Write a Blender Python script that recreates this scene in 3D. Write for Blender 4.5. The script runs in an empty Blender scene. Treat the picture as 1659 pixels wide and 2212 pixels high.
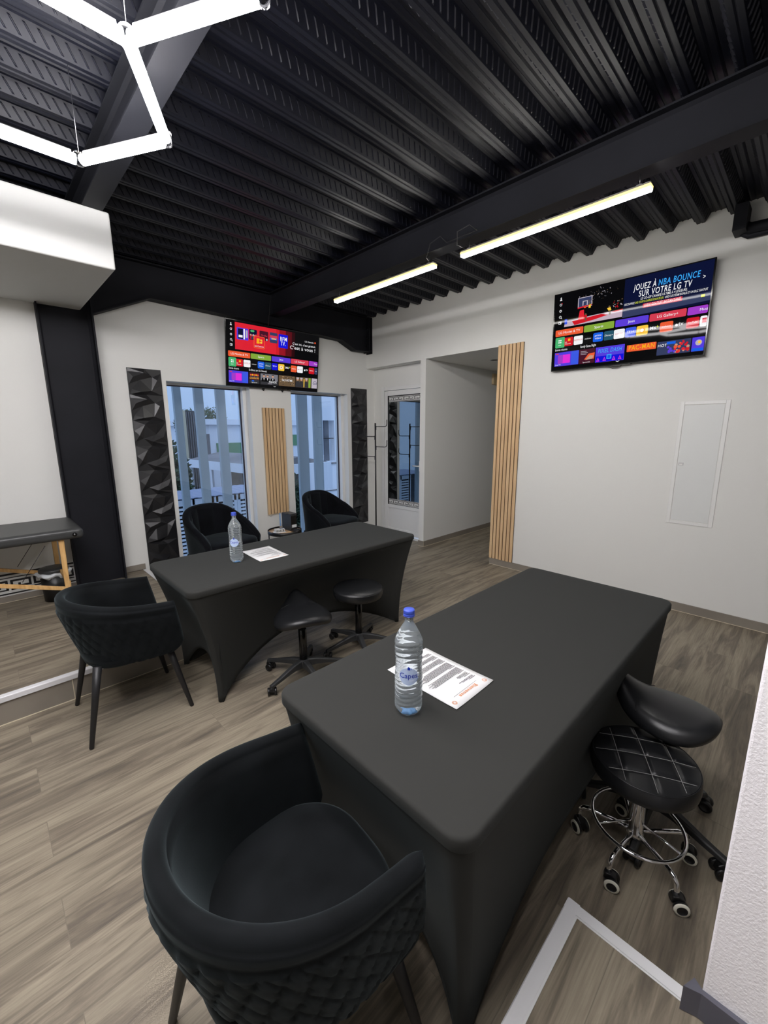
import bpy, bmesh, math, random
from mathutils import Matrix, Vector
random.seed(7)
S = bpy.context.scene
C = S.collection
PI = math.pi

# ------------------------------------------------------------------ camera
H = 1.575
cd = bpy.data.cameras.new('camera'); cam = bpy.data.objects.new('camera', cd); C.objects.link(cam)
cd.sensor_fit = 'AUTO'; cd.sensor_width = 36.0; cd.lens = 895.3869 / 2212 * 36.0; cd.clip_start = 0.05; cd.clip_end = 200
R0 = Vector((0.71588994, -0.6982002, -0.00425246)); R1 = Vector((-0.13700064, -0.13449441, -0.98139802)); R2 = Vector((0.68464036, 0.70315556, -0.19193707))
m = Matrix((R0, -R1, -R2)).transposed().to_4x4(); m.translation = (0, 0, H)
cam.matrix_world = m
S.camera = cam
S.view_settings.view_transform = 'Standard'; S.view_settings.look = 'None'
S.view_settings.gamma = 1; S.view_settings.exposure = 0; S.view_settings.use_curve_mapping = False

# ------------------------------------------------------------------ light levels
HEX_E = 76.0      # ceiling hexagon tubes
STRIP_E = 66.0    # two linear lamps
SKY_E = 1.35

def lin(c): return c / 12.92 if c <= 0.04045 else ((c + 0.055) / 1.055) ** 2.4
def rgb(r, g, b): return (lin(r / 255), lin(g / 255), lin(b / 255), 1)

w = bpy.data.worlds.new('dusk'); S.world = w; w.use_nodes = True
nt = w.node_tree; nt.nodes.clear()
out = nt.nodes.new('ShaderNodeOutputWorld'); bg = nt.nodes.new('ShaderNodeBackground'); bg.inputs[1].default_value = SKY_E
tc = nt.nodes.new('ShaderNodeTexCoord'); sx = nt.nodes.new('ShaderNodeSeparateXYZ'); cr = nt.nodes.new('ShaderNodeValToRGB')
cr.color_ramp.elements[0].position = 0.0; cr.color_ramp.elements[0].color = (0.30, 0.43, 0.66, 1)
cr.color_ramp.elements[1].position = 0.7; cr.color_ramp.elements[1].color = (0.75, 0.92, 1.25, 1)
nt.links.new(tc.outputs['Generated'], sx.inputs[0]); nt.links.new(sx.outputs[2], cr.inputs[0])
nt.links.new(cr.outputs[0], bg.inputs[0]); nt.links.new(bg.outputs[0], out.inputs[0])

# ------------------------------------------------------------------ materials
def mat(name, col, rough=0.6, metal=0.0, spec=0.5, emis=None, es=0.0, sheen=0.0, bump=None, coat=0.0, var=None, mottle=None):
    """bump=(scale,strength,distance); var=(scale,dark_factor); all procedural"""
    M = bpy.data.materials.new(name); M.use_nodes = True
    n = M.node_tree; b = n.nodes['Principled BSDF']
    b.inputs['Base Color'].default_value = col; b.inputs['Roughness'].default_value = rough
    b.inputs['Metallic'].default_value = metal; b.inputs['Specular IOR Level'].default_value = spec
    if emis: b.inputs['Emission Color'].default_value = emis; b.inputs['Emission Strength'].default_value = es
    if sheen:
        b.inputs['Sheen Weight'].default_value = sheen; b.inputs['Sheen Roughness'].default_value = 0.45
        b.inputs['Sheen Tint'].default_value = (0.55, 0.68, 0.72, 1)
    if coat: b.inputs['Coat Weight'].default_value = coat; b.inputs['Coat Roughness'].default_value = 0.1
    t = None
    if bump or var:
        t = n.nodes.new('ShaderNodeTexCoord')
    if bump:
        no = n.nodes.new('ShaderNodeTexNoise'); no.inputs['Scale'].default_value = bump[0]; no.inputs['Detail'].default_value = 4
        bp = n.nodes.new('ShaderNodeBump'); bp.inputs['Strength'].default_value = bump[1]; bp.inputs['Distance'].default_value = bump[2]
        n.links.new(t.outputs['Object'], no.inputs['Vector']); n.links.new(no.outputs[0], bp.inputs['Height']); n.links.new(bp.outputs[0], b.inputs['Normal'])
    if var:
        no = n.nodes.new('ShaderNodeTexNoise'); no.inputs['Scale'].default_value = var[0]; no.inputs['Detail'].default_value = 5
        mx = n.nodes.new('ShaderNodeMix'); mx.data_type = 'RGBA'
        mx.inputs[6].default_value = col; mx.inputs[7].default_value = tuple(c * var[1] for c in col[:3]) + (1,)
        rp = n.nodes.new('ShaderNodeValToRGB'); rp.color_ramp.elements[0].position = 0.4; rp.color_ramp.elements[1].position = 0.68
        n.links.new(t.outputs['Object'], no.inputs['Vector']); n.links.new(no.outputs[0], rp.inputs[0])
        n.links.new(rp.outputs[0], mx.inputs[0]); n.links.new(mx.outputs[2], b.inputs['Base Color'])
    return M

def wood_floor():
    M = bpy.data.materials.new('plank_floor'); M.use_nodes = True; n = M.node_tree; b = n.nodes['Principled BSDF']; L = n.links.new
    t = n.nodes.new('ShaderNodeTexCoord')
    br = n.nodes.new('ShaderNodeTexBrick'); br.inputs['Scale'].default_value = 1.0
    br.inputs['Brick Width'].default_value = 1.2; br.inputs['Row Height'].default_value = 0.2; br.inputs['Mortar Size'].default_value = 0.0012
    br.inputs['Mortar Smooth'].default_value = 0.2; br.offset = 0.37; br.offset_frequency = 2
    br.inputs['Color1'].default_value = (0, 0, 0, 1); br.inputs['Color2'].default_value = (1, 1, 1, 1); br.inputs['Mortar'].default_value = (0.5, 0.5, 0.5, 1)
    L(t.outputs['Object'], br.inputs['Vector'])
    # per-plank offset of the grain
    mp = n.nodes.new('ShaderNodeMapping'); mp.inputs['Scale'].default_value = (1.1, 11, 1); L(t.outputs['Object'], mp.inputs['Vector'])
    ad = n.nodes.new('ShaderNodeVectorMath'); ad.operation = 'MULTIPLY_ADD'
    L(br.outputs['Color'], ad.inputs[0]); ad.inputs[1].default_value = (7.3, 3.1, 5.7); L(mp.outputs[0], ad.inputs[2])
    n1 = n.nodes.new('ShaderNodeTexNoise'); n1.inputs['Scale'].default_value = 1.3; n1.inputs['Detail'].default_value = 7; n1.inputs['Roughness'].default_value = 0.62; n1.inputs['Distortion'].default_value = 0.9
    L(ad.outputs[0], n1.inputs['Vector'])
    r1 = n.nodes.new('ShaderNodeValToRGB'); e = r1.color_ramp.elements
    e[0].position = 0.30; e[0].color = rgb(95, 88, 78); e[1].position = 0.72; e[1].color = rgb(160, 149, 130)
    x = e.new(0.44); x.color = rgb(120, 110, 96); x = e.new(0.53); x.color = rgb(141, 131, 114)
    L(n1.outputs[0], r1.inputs[0])
    mp2 = n.nodes.new('ShaderNodeMapping'); mp2.inputs['Scale'].default_value = (6, 160, 1); L(t.outputs['Object'], mp2.inputs['Vector'])
    n2 = n.nodes.new('ShaderNodeTexNoise'); n2.inputs['Scale'].default_value = 1.0; n2.inputs['Detail'].default_value = 3; L(mp2.outputs[0], n2.inputs['Vector'])
    m1 = n.nodes.new('ShaderNodeMix'); m1.data_type = 'RGBA'; m1.blend_type = 'OVERLAY'; m1.inputs[0].default_value = 0.35
    L(r1.outputs[0], m1.inputs[6]); L(n2.outputs[0], m1.inputs[7])
    m2 = n.nodes.new('ShaderNodeMix'); m2.data_type = 'RGBA'; m2.blend_type = 'MULTIPLY'; m2.inputs[0].default_value = 0.10
    L(m1.outputs[2], m2.inputs[6]); L(br.outputs['Color'], m2.inputs[7])
    m3 = n.nodes.new('ShaderNodeMix'); m3.data_type = 'RGBA'; L(br.outputs['Fac'], m3.inputs[0]); L(m2.outputs[2], m3.inputs[6]); m3.inputs[7].default_value = rgb(118, 109, 96)
    L(m3.outputs[2], b.inputs['Base Color'])
    bp = n.nodes.new('ShaderNodeBump'); bp.inputs['Strength'].default_value = 0.15; bp.inputs['Distance'].default_value = 0.002; L(n2.outputs[0], bp.inputs['Height']); L(bp.outputs[0], b.inputs['Normal'])
    b.inputs['Roughness'].default_value = 0.5; b.inputs['Specular IOR Level'].default_value = 0.35
    return M

def wood(name, c1, c2, scale=(30, 30, 1.2)):
    M = bpy.data.materials.new(name); M.use_nodes = True; n = M.node_tree; b = n.nodes['Principled BSDF']; L = n.links.new
    t = n.nodes.new('ShaderNodeTexCoord'); mp = n.nodes.new('ShaderNodeMapping'); mp.inputs['Scale'].default_value = scale; L(t.outputs['Object'], mp.inputs['Vector'])
    no = n.nodes.new('ShaderNodeTexNoise'); no.inputs['Scale'].default_value = 1.6; no.inputs['Detail'].default_value = 5; no.inputs['Distortion'].default_value = 0.4; L(mp.outputs[0], no.inputs['Vector'])
    r = n.nodes.new('ShaderNodeValToRGB'); r.color_ramp.elements[0].position = 0.32; r.color_ramp.elements[0].color = c1; r.color_ramp.elements[1].position = 0.62; r.color_ramp.elements[1].color = c2
    L(no.outputs[0], r.inputs[0]); L(r.outputs[0], b.inputs['Base Color']); b.inputs['Roughness'].default_value = 0.55; b.inputs['Specular IOR Level'].default_value = 0.3
    return M

def emit(name, col, s):
    M = bpy.data.materials.new(name); M.use_nodes = True; n = M.node_tree; n.nodes.clear()
    o = n.nodes.new('ShaderNodeOutputMaterial'); e = n.nodes.new('ShaderNodeEmission'); e.inputs[0].default_value = col; e.inputs[1].default_value = s
    n.links.new(e.outputs[0], o.inputs[0]); return M

def pane(name, tint, refl, rough=0.0):
    M = bpy.data.materials.new(name); M.use_nodes = True; n = M.node_tree; n.nodes.clear(); L = n.links.new
    o = n.nodes.new('ShaderNodeOutputMaterial'); tr = n.nodes.new('ShaderNodeBsdfTransparent'); tr.inputs[0].default_value = tint
    g = n.nodes.new('ShaderNodeBsdfGlossy'); g.inputs['Roughness'].default_value = rough; g.inputs[0].default_value = (0.95, 0.97, 1, 1)
    mx = n.nodes.new('ShaderNodeMixShader'); mx.inputs[0].default_value = refl
    L(tr.outputs[0], mx.inputs[1]); L(g.outputs[0], mx.inputs[2]); L(mx.outputs[0], o.inputs[0]); return M

def glassy(name, col, ior, rough=0.0, tw=1.0):
    M = bpy.data.materials.new(name); M.use_nodes = True; b = M.node_tree.nodes['Principled BSDF']
    b.inputs['Base Color'].default_value = col; b.inputs['Roughness'].default_value = rough; b.inputs['IOR'].default_value = ior; b.inputs['Transmission Weight'].default_value = tw
    return M

WALL = mat('white_paint', rgb(228, 228, 224), 0.75, spec=0.25, bump=(55, 0.12, 0.002))
ROUGHW = mat('rough_white_plaster', rgb(250, 247, 250), 0.5, spec=0.4, bump=(170, 0.6, 0.003))
WHITE = mat('white_lacquer', rgb(232, 232, 230), 0.35, spec=0.5)
ALU = mat('white_aluminium_nosing', rgb(225, 225, 226), 0.35, spec=0.5)
FLOOR = wood_floor()
SOFFIT = mat('soffit_paint', rgb(206, 207, 204), 0.8, spec=0.2, bump=(40, 0.1, 0.002))
TILE = mat('taupe_tile', rgb(143, 135, 124), 0.5, spec=0.4, var=(3.0, 0.82))
GROUT = mat('cream_grout', rgb(214, 202, 176), 0.8)
DECK = mat('black_deck_paint', rgb(14, 16, 26), 0.42, spec=0.28, bump=(14, 0.15, 0.004))
STEEL = mat('black_steel_paint', rgb(31, 32, 37), 0.6, spec=0.16, var=(2.5, 0.75))
MATTEB = mat('matt_black_metal', rgb(28, 28, 30), 0.45)
RELIEF = mat('black_relief_plastic', rgb(33, 33, 35), 0.36, spec=0.6)
CLOTH = mat('black_stretch_cloth', rgb(49, 49, 47), 0.85, spec=0.15, sheen=0.06, bump=(900, 0.12, 0.0004))
VELVET = mat('black_velvet', rgb(19, 21, 23), 0.85, spec=0.1, sheen=0.15, var=(6, 0.35), bump=(260, 0.2, 0.0008))
VELVET2 = mat('blue_black_velvet', rgb(14, 15, 20), 0.85, spec=0.1, sheen=0.14, var=(7, 0.4))
LEATHER = mat('black_leatherette', rgb(24, 25, 27), 0.36, spec=0.5, bump=(420, 0.15, 0.0006))
VINYL = mat('grey_black_vinyl', rgb(58, 59, 59), 0.42, spec=0.45, bump=(300, 0.1, 0.0005))
PLASTIC = mat('dark_grey_plastic', rgb(44, 45, 46), 0.5, bump=(600, 0.2, 0.0004))
BLACKP = mat('black_plastic', rgb(20, 20, 21), 0.4)
GLOSSB = mat('gloss_black', rgb(12, 12, 13), 0.12)
CHROME = mat('chrome', (0.85, 0.85, 0.86, 1), 0.08, 1.0)
SATIN = mat('satin_steel', (0.6, 0.6, 0.6, 1), 0.3, 1.0)
OAK = wood('light_oak', rgb(204, 168, 126), rgb(224, 192, 150))
FELT = mat('dark_brown_felt', rgb(48, 30, 26), 0.9)
FELTW = mat('pale_backing_felt', rgb(214, 206, 192), 0.9)
BEECH = wood('beech_wood', rgb(196, 150, 92), rgb(226, 184, 124), (20, 20, 3))
PAPER = mat('white_paper', rgb(226, 226, 226), 0.6, spec=0.3)
INK = mat('grey_print', rgb(84, 84, 88), 0.7); INKO = mat('orange_print', rgb(214, 128, 60), 0.7)
KEYW = mat('white_film', rgb(225, 225, 222), 0.5); KEYB = mat('black_film', rgb(16, 14, 18), 0.5)
WGLASS = pane('window_glass', (0.90, 0.94, 0.98, 1), 0.09)
DGLASS = mat('dark_mirror_door_glass', (0.34, 0.37, 0.38, 1), 0.015, 1.0)
GASKET = mat('dark_gasket', rgb(38, 24, 36), 0.5)
PURPLE = mat('dark_rubber', rgb(30, 26, 30), 0.6)
WATER = glassy('water_and_pet', (0.88, 0.96, 1.0, 1), 1.30, 0.0, 0.86)
WBASE = glassy('blue_tinted_pet', (0.42, 0.72, 1.0, 1), 1.33)
CAPB = mat('blue_cap_plastic', rgb(62, 84, 190), 0.35)
LABELB = mat('pale_blue_label', rgb(200, 218, 250), 0.4); LABELD = mat('deep_blue_print', rgb(30, 62, 190), 0.4); LABELM = mat('sky_blue_label', rgb(120, 160, 238), 0.4); LABELW = mat('white_print', rgb(240, 244, 250), 0.4)
TUBE = emit('hexagon_tube_light', (1.0, 0.97, 0.99, 1), HEX_E)
STRIP = emit('linear_lamp_diffuser', (1.0, 0.97, 0.93, 1), STRIP_E)
STRIPY = emit('warm_upper_diffuser_edge', (1.0, 0.80, 0.25, 1), 2.2)
CLEAR = glassy('clear_acrylic', (0.97, 0.97, 0.97, 1), 1.2, 0.05)
GREYH = mat('pale_grey_housing', rgb(150, 150, 152), 0.5)
BAG = mat('white_bin_bag', rgb(218, 222, 226), 0.5)

# ------------------------------------------------------------------ mesh builder
class MB:
    def __init__(s): s.v = []; s.f = []; s.m = []; s.s = []; s.T = Matrix.Identity(4)
    def add(s, vs, fs, m=0, sm=False):
        o = len(s.v); s.v += [tuple(s.T @ Vector(p)) for p in vs]
        for f in fs: s.f.append(tuple(o + i for i in f)); s.m.append(m); s.s.append(sm)
    def box(s, x0, y0, z0, x1, y1, z1, m=0):
        if x0 > x1: x0, x1 = x1, x0
        if y0 > y1: y0, y1 = y1, y0
        if z0 > z1: z0, z1 = z1, z0
        s.add([(x0, y0, z0), (x1, y0, z0), (x1, y1, z0), (x0, y1, z0), (x0, y0, z1), (x1, y0, z1), (x1, y1, z1), (x0, y1, z1)],
              [(0, 3, 2, 1), (4, 5, 6, 7), (0, 1, 5, 4), (1, 2, 6, 5), (2, 3, 7, 6), (3, 0, 4, 7)], m)
    def prism(s, poly, axis, a, b, m=0, sm=False):
        n = len(poly)
        def P(u, v, w): return {'x': (w, u, v), 'y': (u, w, v), 'z': (u, v, w)}[axis]
        s.add([P(u, v, a) for u, v in poly] + [P(u, v, b) for u, v in poly],
              [tuple(range(n))[::-1], tuple(range(n, 2 * n))], m)
        o = len(s.v) - 2 * n
        for i in range(n):
            j = (i + 1) % n; s.f.append((o + i, o + j, o + n + j, o + n + i)); s.m.append(m); s.s.append(sm)
    def grid(s, fn, nu, nv, m=0, sm=True, cu=False, cv=False, caps=False):
        vs = [fn(i, j) for i in range(nu) for j in range(nv)]; fs = []
        for i in range(nu if cu else nu - 1):
            for j in range(nv if cv else nv - 1):
                a = i * nv + j; b = ((i + 1) % nu) * nv + j; c = ((i + 1) % nu) * nv + (j + 1) % nv; d = i * nv + (j + 1) % nv
                fs.append((a, b, c, d))
        if caps: fs.append(tuple(range(nv))); fs.append(tuple((nu - 1) * nv + j for j in range(nv))[::-1])
        s.add(vs, fs, m, sm)
    def tube(s, pts, r, seg=10, m=0, closed=False, caps=True):
        pts = [Vector(p) for p in pts]; n = len(pts); rs = r if isinstance(r, (list, tuple)) else [r] * n
        fr = []; prev = None
        for i in range(n):
            if closed: t = pts[(i + 1) % n] - pts[i - 1]
            else: t = pts[min(i + 1, n - 1)] - pts[max(i - 1, 0)]
            t.normalize()
            if prev is None:
                a = Vector((0, 0, 1)) if abs(t.z) < 0.9 else Vector((1, 0, 0))
                u = t.cross(a).normalized()
            else: u = (prev - t * prev.dot(t)).normalized()
            prev = u; fr.append((u, t.cross(u)))
        def fn(i, j):
            a = 2 * PI * j / seg; u, v = fr[i]; return tuple(pts[i] + (u * math.cos(a) + v * math.sin(a)) * rs[i])
        s.grid(fn, n, seg, m, True, closed, True, caps and not closed)
    def lathe(s, prof, seg=32, c=(0, 0, 0), m=0, axis='z', caps=True, sm=True):
        def fn(i, j):
            r, z = prof[i]; a = 2 * PI * j / seg; x, y = r * math.cos(a), r * math.sin(a)
            p = {'z': (x, y, z), 'x': (z, x, y), 'y': (x, z, y)}[axis]
            return (p[0] + c[0], p[1] + c[1], p[2] + c[2])
        s.grid(fn, len(prof), seg, m, sm, False, True, caps)
    def text(s, txt, x, y, size, m=0, align='CENTER', bold=0.0, shear=0.0, plane=None, depth=0.0, wide=1.0):
        key = (txt, align, bold, shear); me = _T.get(key)
        if me is None:
            cu = bpy.data.curves.new('t', 'FONT'); cu.body = txt; cu.align_x = align; cu.offset = bold * 0.2; cu.space_character = 1.0 + bold * 3; cu.shear = shear; cu.resolution_u = 3
            o = bpy.data.objects.new('t', cu); C.objects.link(o)
            me0 = bpy.data.meshes.new_from_object(o); me = ([tuple(v.co) for v in me0.vertices], [tuple(p.vertices) for p in me0.polygons])
            bpy.data.objects.remove(o); bpy.data.curves.remove(cu); bpy.data.meshes.remove(me0); _T[key] = me
        P = plane or (lambda a, b: (a, b, 0))
        s.add([P(x + v[0] * size * wide, y + v[1] * size) for v in me[0]], me[1], m)
    def build(s, name, mats, parent=None, bevel=0, bseg=2, sub=0, angle=None, fix=True):
        me = bpy.data.meshes.new(name); me.from_pydata(s.v, [], s.f)
        if not isinstance(mats, (list, tuple)): mats = [mats]
        for M in mats: me.materials.append(M)
        me.polygons.foreach_set('material_index', s.m); me.polygons.foreach_set('use_smooth', s.s)
        me.update()
        if fix:
            bm = bmesh.new(); bm.from_mesh(me); bmesh.ops.recalc_face_normals(bm, faces=bm.faces); bm.to_mesh(me); bm.free()
        o = bpy.data.objects.new(name, me); C.objects.link(o)
        if parent: o.parent = parent
        if bevel:
            b = o.modifiers.new('bevel', 'BEVEL'); b.width = bevel; b.segments = bseg; b.limit_method = 'ANGLE'; b.angle_limit = math.radians(40)
        if sub:
            b = o.modifiers.new('sub', 'SUBSURF'); b.levels = sub; b.render_levels = sub
        return o
_T = {}

def thing(name, label, cat, loc=(0, 0, 0), rz=0, group=None):
    o = bpy.data.objects.new(name, None); C.objects.link(o); o.empty_display_size = 0.1
    o.location = loc; o.rotation_euler = (0, 0, rz); o['label'] = label; o['category'] = cat
    if group: o['group'] = group
    return o
def tag(o, label, cat, group=None):
    o['label'] = label; o['category'] = cat
    if group: o['group'] = group
    return o
def struct(o): o['kind'] = 'structure'; return o
def kids(o): return [c for c in bpy.data.objects if c.parent == o]
def dup(root, loc, rz, label, group=None):
    r = root.copy(); C.objects.link(r); r.location = loc; r.rotation_euler = (0, 0, rz); r['label'] = label
    if group: r['group'] = group
    for ch in kids(root):
        c = ch.copy(); C.objects.link(c); c.parent = r
        for g in kids(ch):
            d = g.copy(); C.objects.link(d); d.parent = c
    return r

# ================================================================== STRUCTURE
XW, YW = 4.264, 4.730      # right wall, window wall
b = MB(); b.box(-4.2, -3.2, -0.1, 4.264, 4.73, 0); b.box(4.264, 2.55, -0.1, 8.0, 3.60, 0); b.box(4.264, 3.69, -0.1, 4.414, 4.73, 0); struct(b.build('floor', FLOOR))

# window wall
def wall_holes(b, x0, x1, z0, z1, holes, a0, a1, axis):
    """boxes of a wall along x (axis 'y' = thickness) or along y, leaving rectangular holes"""
    xs = sorted(set([x0, x1] + [h[0] for h in holes] + [h[1] for h in holes]))
    for i in range(len(xs) - 1):
        u0, u1 = xs[i], xs[i + 1]; segs = [(z0, z1)]
        for h in holes:
            if h[0] <= u0 + 1e-6 and h[1] >= u1 - 1e-6:
                ns = []
                for s0, s1 in segs:
                    if h[2] > s0: ns.append((s0, min(h[2], s1)))
                    if h[3] < s1: ns.append((max(h[3], s0), s1))
                segs = [q for q in ns if q[1] - q[0] > 1e-4]
        for s0, s1 in segs:
            if axis == 'y': b.box(u0, a0, s0, u1, a1, s1)
            else: b.box(a0, u0, s0, a1, u1, s1)
W1 = (1.493, 2.405, 0.05, 2.09); W2 = (2.96, 3.887, 0.05, 2.09)
b = MB(); wall_holes(b, 0.50, 4.62, -0.05, 3.3, [W1, W2], YW, 5.02, 'y'); struct(b.build('wall_back', WALL))
b = MB(); b.box(-4.2, 4.60, -0.05, 0.50, 5.02, 3.3); struct(b.build('wall_back_left', WALL))
# right wall with hallway opening and door niche
b = MB(); wall_holes(b, -3.2, YW, -0.05, 3.3, [(2.55, 3.60, -0.05, 2.475), (3.69, 4.73, -0.05, 2.468)], XW, XW + 0.15, 'x'); struct(b.build('wall_right', WALL))
b = MB(); wall_holes(b, 3.72, YW, -0.05, 2.6, [(3.72, 4.557, -0.05, 2.20)], 4.414, 4.60, 'x'); struct(b.build('wall_niche', WALL))
b = MB(); b.box(4.414, 3.60, -0.05, 8.0, 3.72, 2.475)
o = b.build('wall_hall_left', WALL); struct(o)
b = MB(); b.box(4.414, 2.43, -0.05, 8.0, 2.55, 2.475); struct(b.build('wall_hall_right', WALL))
b = MB(); b.box(8.0, 2.43, -0.05, 8.1, 3.72, 2.475); struct(b.build('wall_hall_end', WALL))
b = MB(); b.box(4.414, 2.43, 2.475, 8.1, 3.72, 2.60); struct(b.build('ceiling_hall', WALL))
b = MB(); b.box(-4.3, -3.2, -0.05, -4.2, 5.0, 3.3); struct(b.build('wall_left', WALL))
b = MB(); b.box(-4.3, -3.3, -0.05, 4.4, -3.2, 3.3); struct(b.build('wall_front', WALL))
# near wall beside the camera, rough plaster
b = MB(); b.box(1.085, -1.6, 0, 1.26, 0.012, 3.14)
def jitter(b, amt): pass
struct(b.build('wall_near', ROUGHW, bevel=0.006, bseg=3))
b = MB(); b.box(1.072, -1.5, 0.165, 1.0845, 0.012, 0.24); b.prism([(1.072, 0.012), (1.0845, 0.012), (1.098, 0.03), (1.06, 0.046)], 'z', 0.165, 0.24)
struct(b.build('baseboard_near', mat('blue_grey_tile', rgb(92, 92, 102), 0.4)))

# soffit box on the left
b = MB(); b.box(-4.2, 3.33, 2.61, 0.815, 4.60, 2.945)
struct(b.build('ceiling_soffit', SOFFIT, bevel=0.012, bseg=3))

# raised platforms and nosings
b = MB(); b.box(-4.2, 2.905, 0, 1.10, 4.73, 0.163); struct(b.build('platform', FLOOR))
b = MB(); b.box(-4.2, 2.898, 0.004, 1.107, 2.905, 0.136); b.box(1.10, 2.9, 0.004, 1.107, 4.73, 0.136)
for x in (-1.77, -1.17, -0.57): pass
struct(b.build('trim_1', TILE))
b = MB()
for x in (0.224 - 0.6 * k for k in range(6)): b.box(x - 0.002, 2.8965, 0.004, x + 0.002, 2.899, 0.136)
b.box(-4.2, 2.8945, 0, 1.107, 2.905, 0.004); b.box(-4.2, 4.583, 0.163, 0.44, 4.588, 0.166)
struct(b.build('trim_2', GROUT))
b = MB(); b.prism([(2.888, 0.136), (2.888, 0.164), (2.891, 0.167), (2.925, 0.167), (2.925, 0.1635), (2.893, 0.1635), (2.893, 0.136)], 'x', -4.2, 1.117)
b.prism([(1.117, 0.136), (1.117, 0.164), (1.114, 0.167), (1.08, 0.167), (1.08, 0.1635), (1.112, 0.1635), (1.112, 0.136)], 'y', 2.888, 4.73)
struct(b.build('trim_3', ALU))
b = MB(); b.box(-4.2, -3.2, 0, 1.105, 0.328, 0.163); struct(b.build('platform_near', FLOOR))
b = MB(); b.prism([(0.342, 0.136), (0.342, 0.164), (0.339, 0.167), (0.306, 0.167), (0.306, 0.1635), (0.337, 0.1635), (0.337, 0.136)], 'x', -4.2, 1.117)
b.box(-4.2, 0.300, 0.1632, 1.078, 0.306, 0.1662)
b.prism([(1.117, 0.136), (1.117, 0.164), (1.114, 0.1668), (1.084, 0.1668), (1.084, 0.1635), (1.112, 0.1635), (1.112, 0.136)], 'y', 0.046, 0.3415)
b.box(1.0835, 0.046, 0.1632, 1.079, 0.306, 0.1642)
struct(b.build('trim_4', ALU))
b = MB(); b.box(-4.2, 0.328, 0, 1.11, 0.335, 0.136); b.box(1.105, -3.2, 0, 1.111, 0.33, 0.136); struct(b.build('trim_5', TILE))

# baseboards (tile)
b = MB(); b.box(XW - 0.012, -3.2, 0.003, XW, 2.55, 0.075); b.box(XW - 0.012, 3.60, 0.003, XW, 3.69, 0.075); struct(b.build('baseboard_right', TILE))
b = MB(); b.box(XW - 0.012, 3.588, 0.003, 8.0, 3.60, 0.075); b.box(XW, 2.55, 0.003, 8.0, 2.562, 0.075); struct(b.build('baseboard_hall', TILE))
b = MB(); b.box(0.89, YW - 0.012, 0.168, 1.107, YW, 0.225); b.box(1.12, YW - 0.012, 0.003, 1.493, YW, 0.075); b.box(2.405, YW - 0.012, 0.003, 2.96, YW, 0.075); b.box(3.887, YW - 0.012, 0.003, 4.264, YW, 0.075)
struct(b.build('baseboard_back', TILE))
b = MB(); b.box(-4.2, 4.588, 0.165, 0.5, 4.60, 0.213); struct(b.build('baseboard_left', TILE))
b = MB(); b.box(XW - 0.0145, -3.2, 0, XW - 0.011, 2.55, 0.0035); b.box(XW - 0.0145, 3.5855, 0, 8.0, 3.589, 0.0035); b.box(XW - 0.0155, 3.5855, 0, XW - 0.012, 3.69, 0.0035); b.box(XW - 0.013, 3.5875, 0.003, XW - 0.0115, 3.5895, 0.075)
struct(b.build('trim_6', GROUT))

# ceiling: trapezoidal steel deck running along x, embossed webs
b = MB()
p = 0.206; y = -3.3
prof = []
while y < 4.9:
    prof += [(y, 3.142), (y + 0.018, 3.142), (y + 0.024, 3.147), (y + 0.03, 3.142), (y + 0.05, 3.142), (y + 0.078, 3.199), (y + 0.105, 3.199), (y + 0.112, 3.193), (y + 0.119, 3.199), (y + 0.140, 3.199), (y + 0.147, 3.193), (y + 0.154, 3.199), (y + 0.172, 3.199)]
    y += p
    prof.append((y - 0.002, 3.1425))
b.prism(prof + [(prof[-1][0], 3.26), (prof[0][0], 3.26)], 'x', -4.3, 4.45)
# diagonal embossments on both webs
def emboss(b, ya, za, yb, zb):
    x = -0.6
    dy, dz = yb - ya, zb - za; ln = math.hypot(dy, dz); ny, nz = dz / ln, -dy / ln
    if nz > 0: ny, nz = -ny, -nz
    h = 0.006
    while x < 4.2:
        q = []
        for (u, t) in ((x + 0.034, 0.12), (x + 0.044, 0.12), (x + 0.010, 0.88), (x, 0.88)):
            q.append((u, ya + dy * t, za + dz * t))
        c = [(qq[0], qq[1] + ny * h, qq[2] + nz * h) for qq in ((x + 0.034, ya + dy * 0.2, za + dz * 0.2), (x + 0.0365, ya + dy * 0.2, za + dz * 0.2), (x + 0.0095, ya + dy * 0.8, za + dz * 0.8), (x + 0.007, ya + dy * 0.8, za + dz * 0.8))]
        b.add(q + c, [(4, 5, 6, 7), (0, 1, 5, 4), (1, 2, 6, 5), (2, 3, 7, 6), (3, 0, 4, 7)], 0)
        x += 0.046
y = -3.3
while y < 4.9:
    if y > -0.7:
        emboss(b, y + 0.05, 3.142, y + 0.078, 3.199)
        emboss(b, y + p - 0.002, 3.1425, y + 0.172, 3.199)
    y += p
struct(b.build('ceiling', DECK, fix=False))

# steel beams (I sections along y)
def ibeam(x0, x1, z0, z1, y0, y1, name):
    b = MB(); xc = (x0 + x1) / 2; t = 0.0098
    b.box(x0, y0, z0, x1, y1, z0 + t); b.box(x0, y0, z1 - t, x1, y1, z1); b.box(xc - 0.003, y0, z0 + t, xc + 0.003, y1, z1 - t)
    # root fillets
    for zz, s in ((z0 + t, 1), (z1 - t, -1)):
        for sx in (1, -1):
            b.prism([(xc + sx * 0.003, zz), (xc + sx * 0.018, zz), (xc + sx * 0.003, zz + s * 0.015)], 'y', y0, y1)
    return struct(b.build(name, STEEL))
ibeam(2.66, 2.78, 2.90, 3.14, -3.2, 4.66, 'steel_beam_right')
ibeam(0.668, 0.778, 2.942, 3.14, -3.2, 4.66, 'steel_beam_left')
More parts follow.
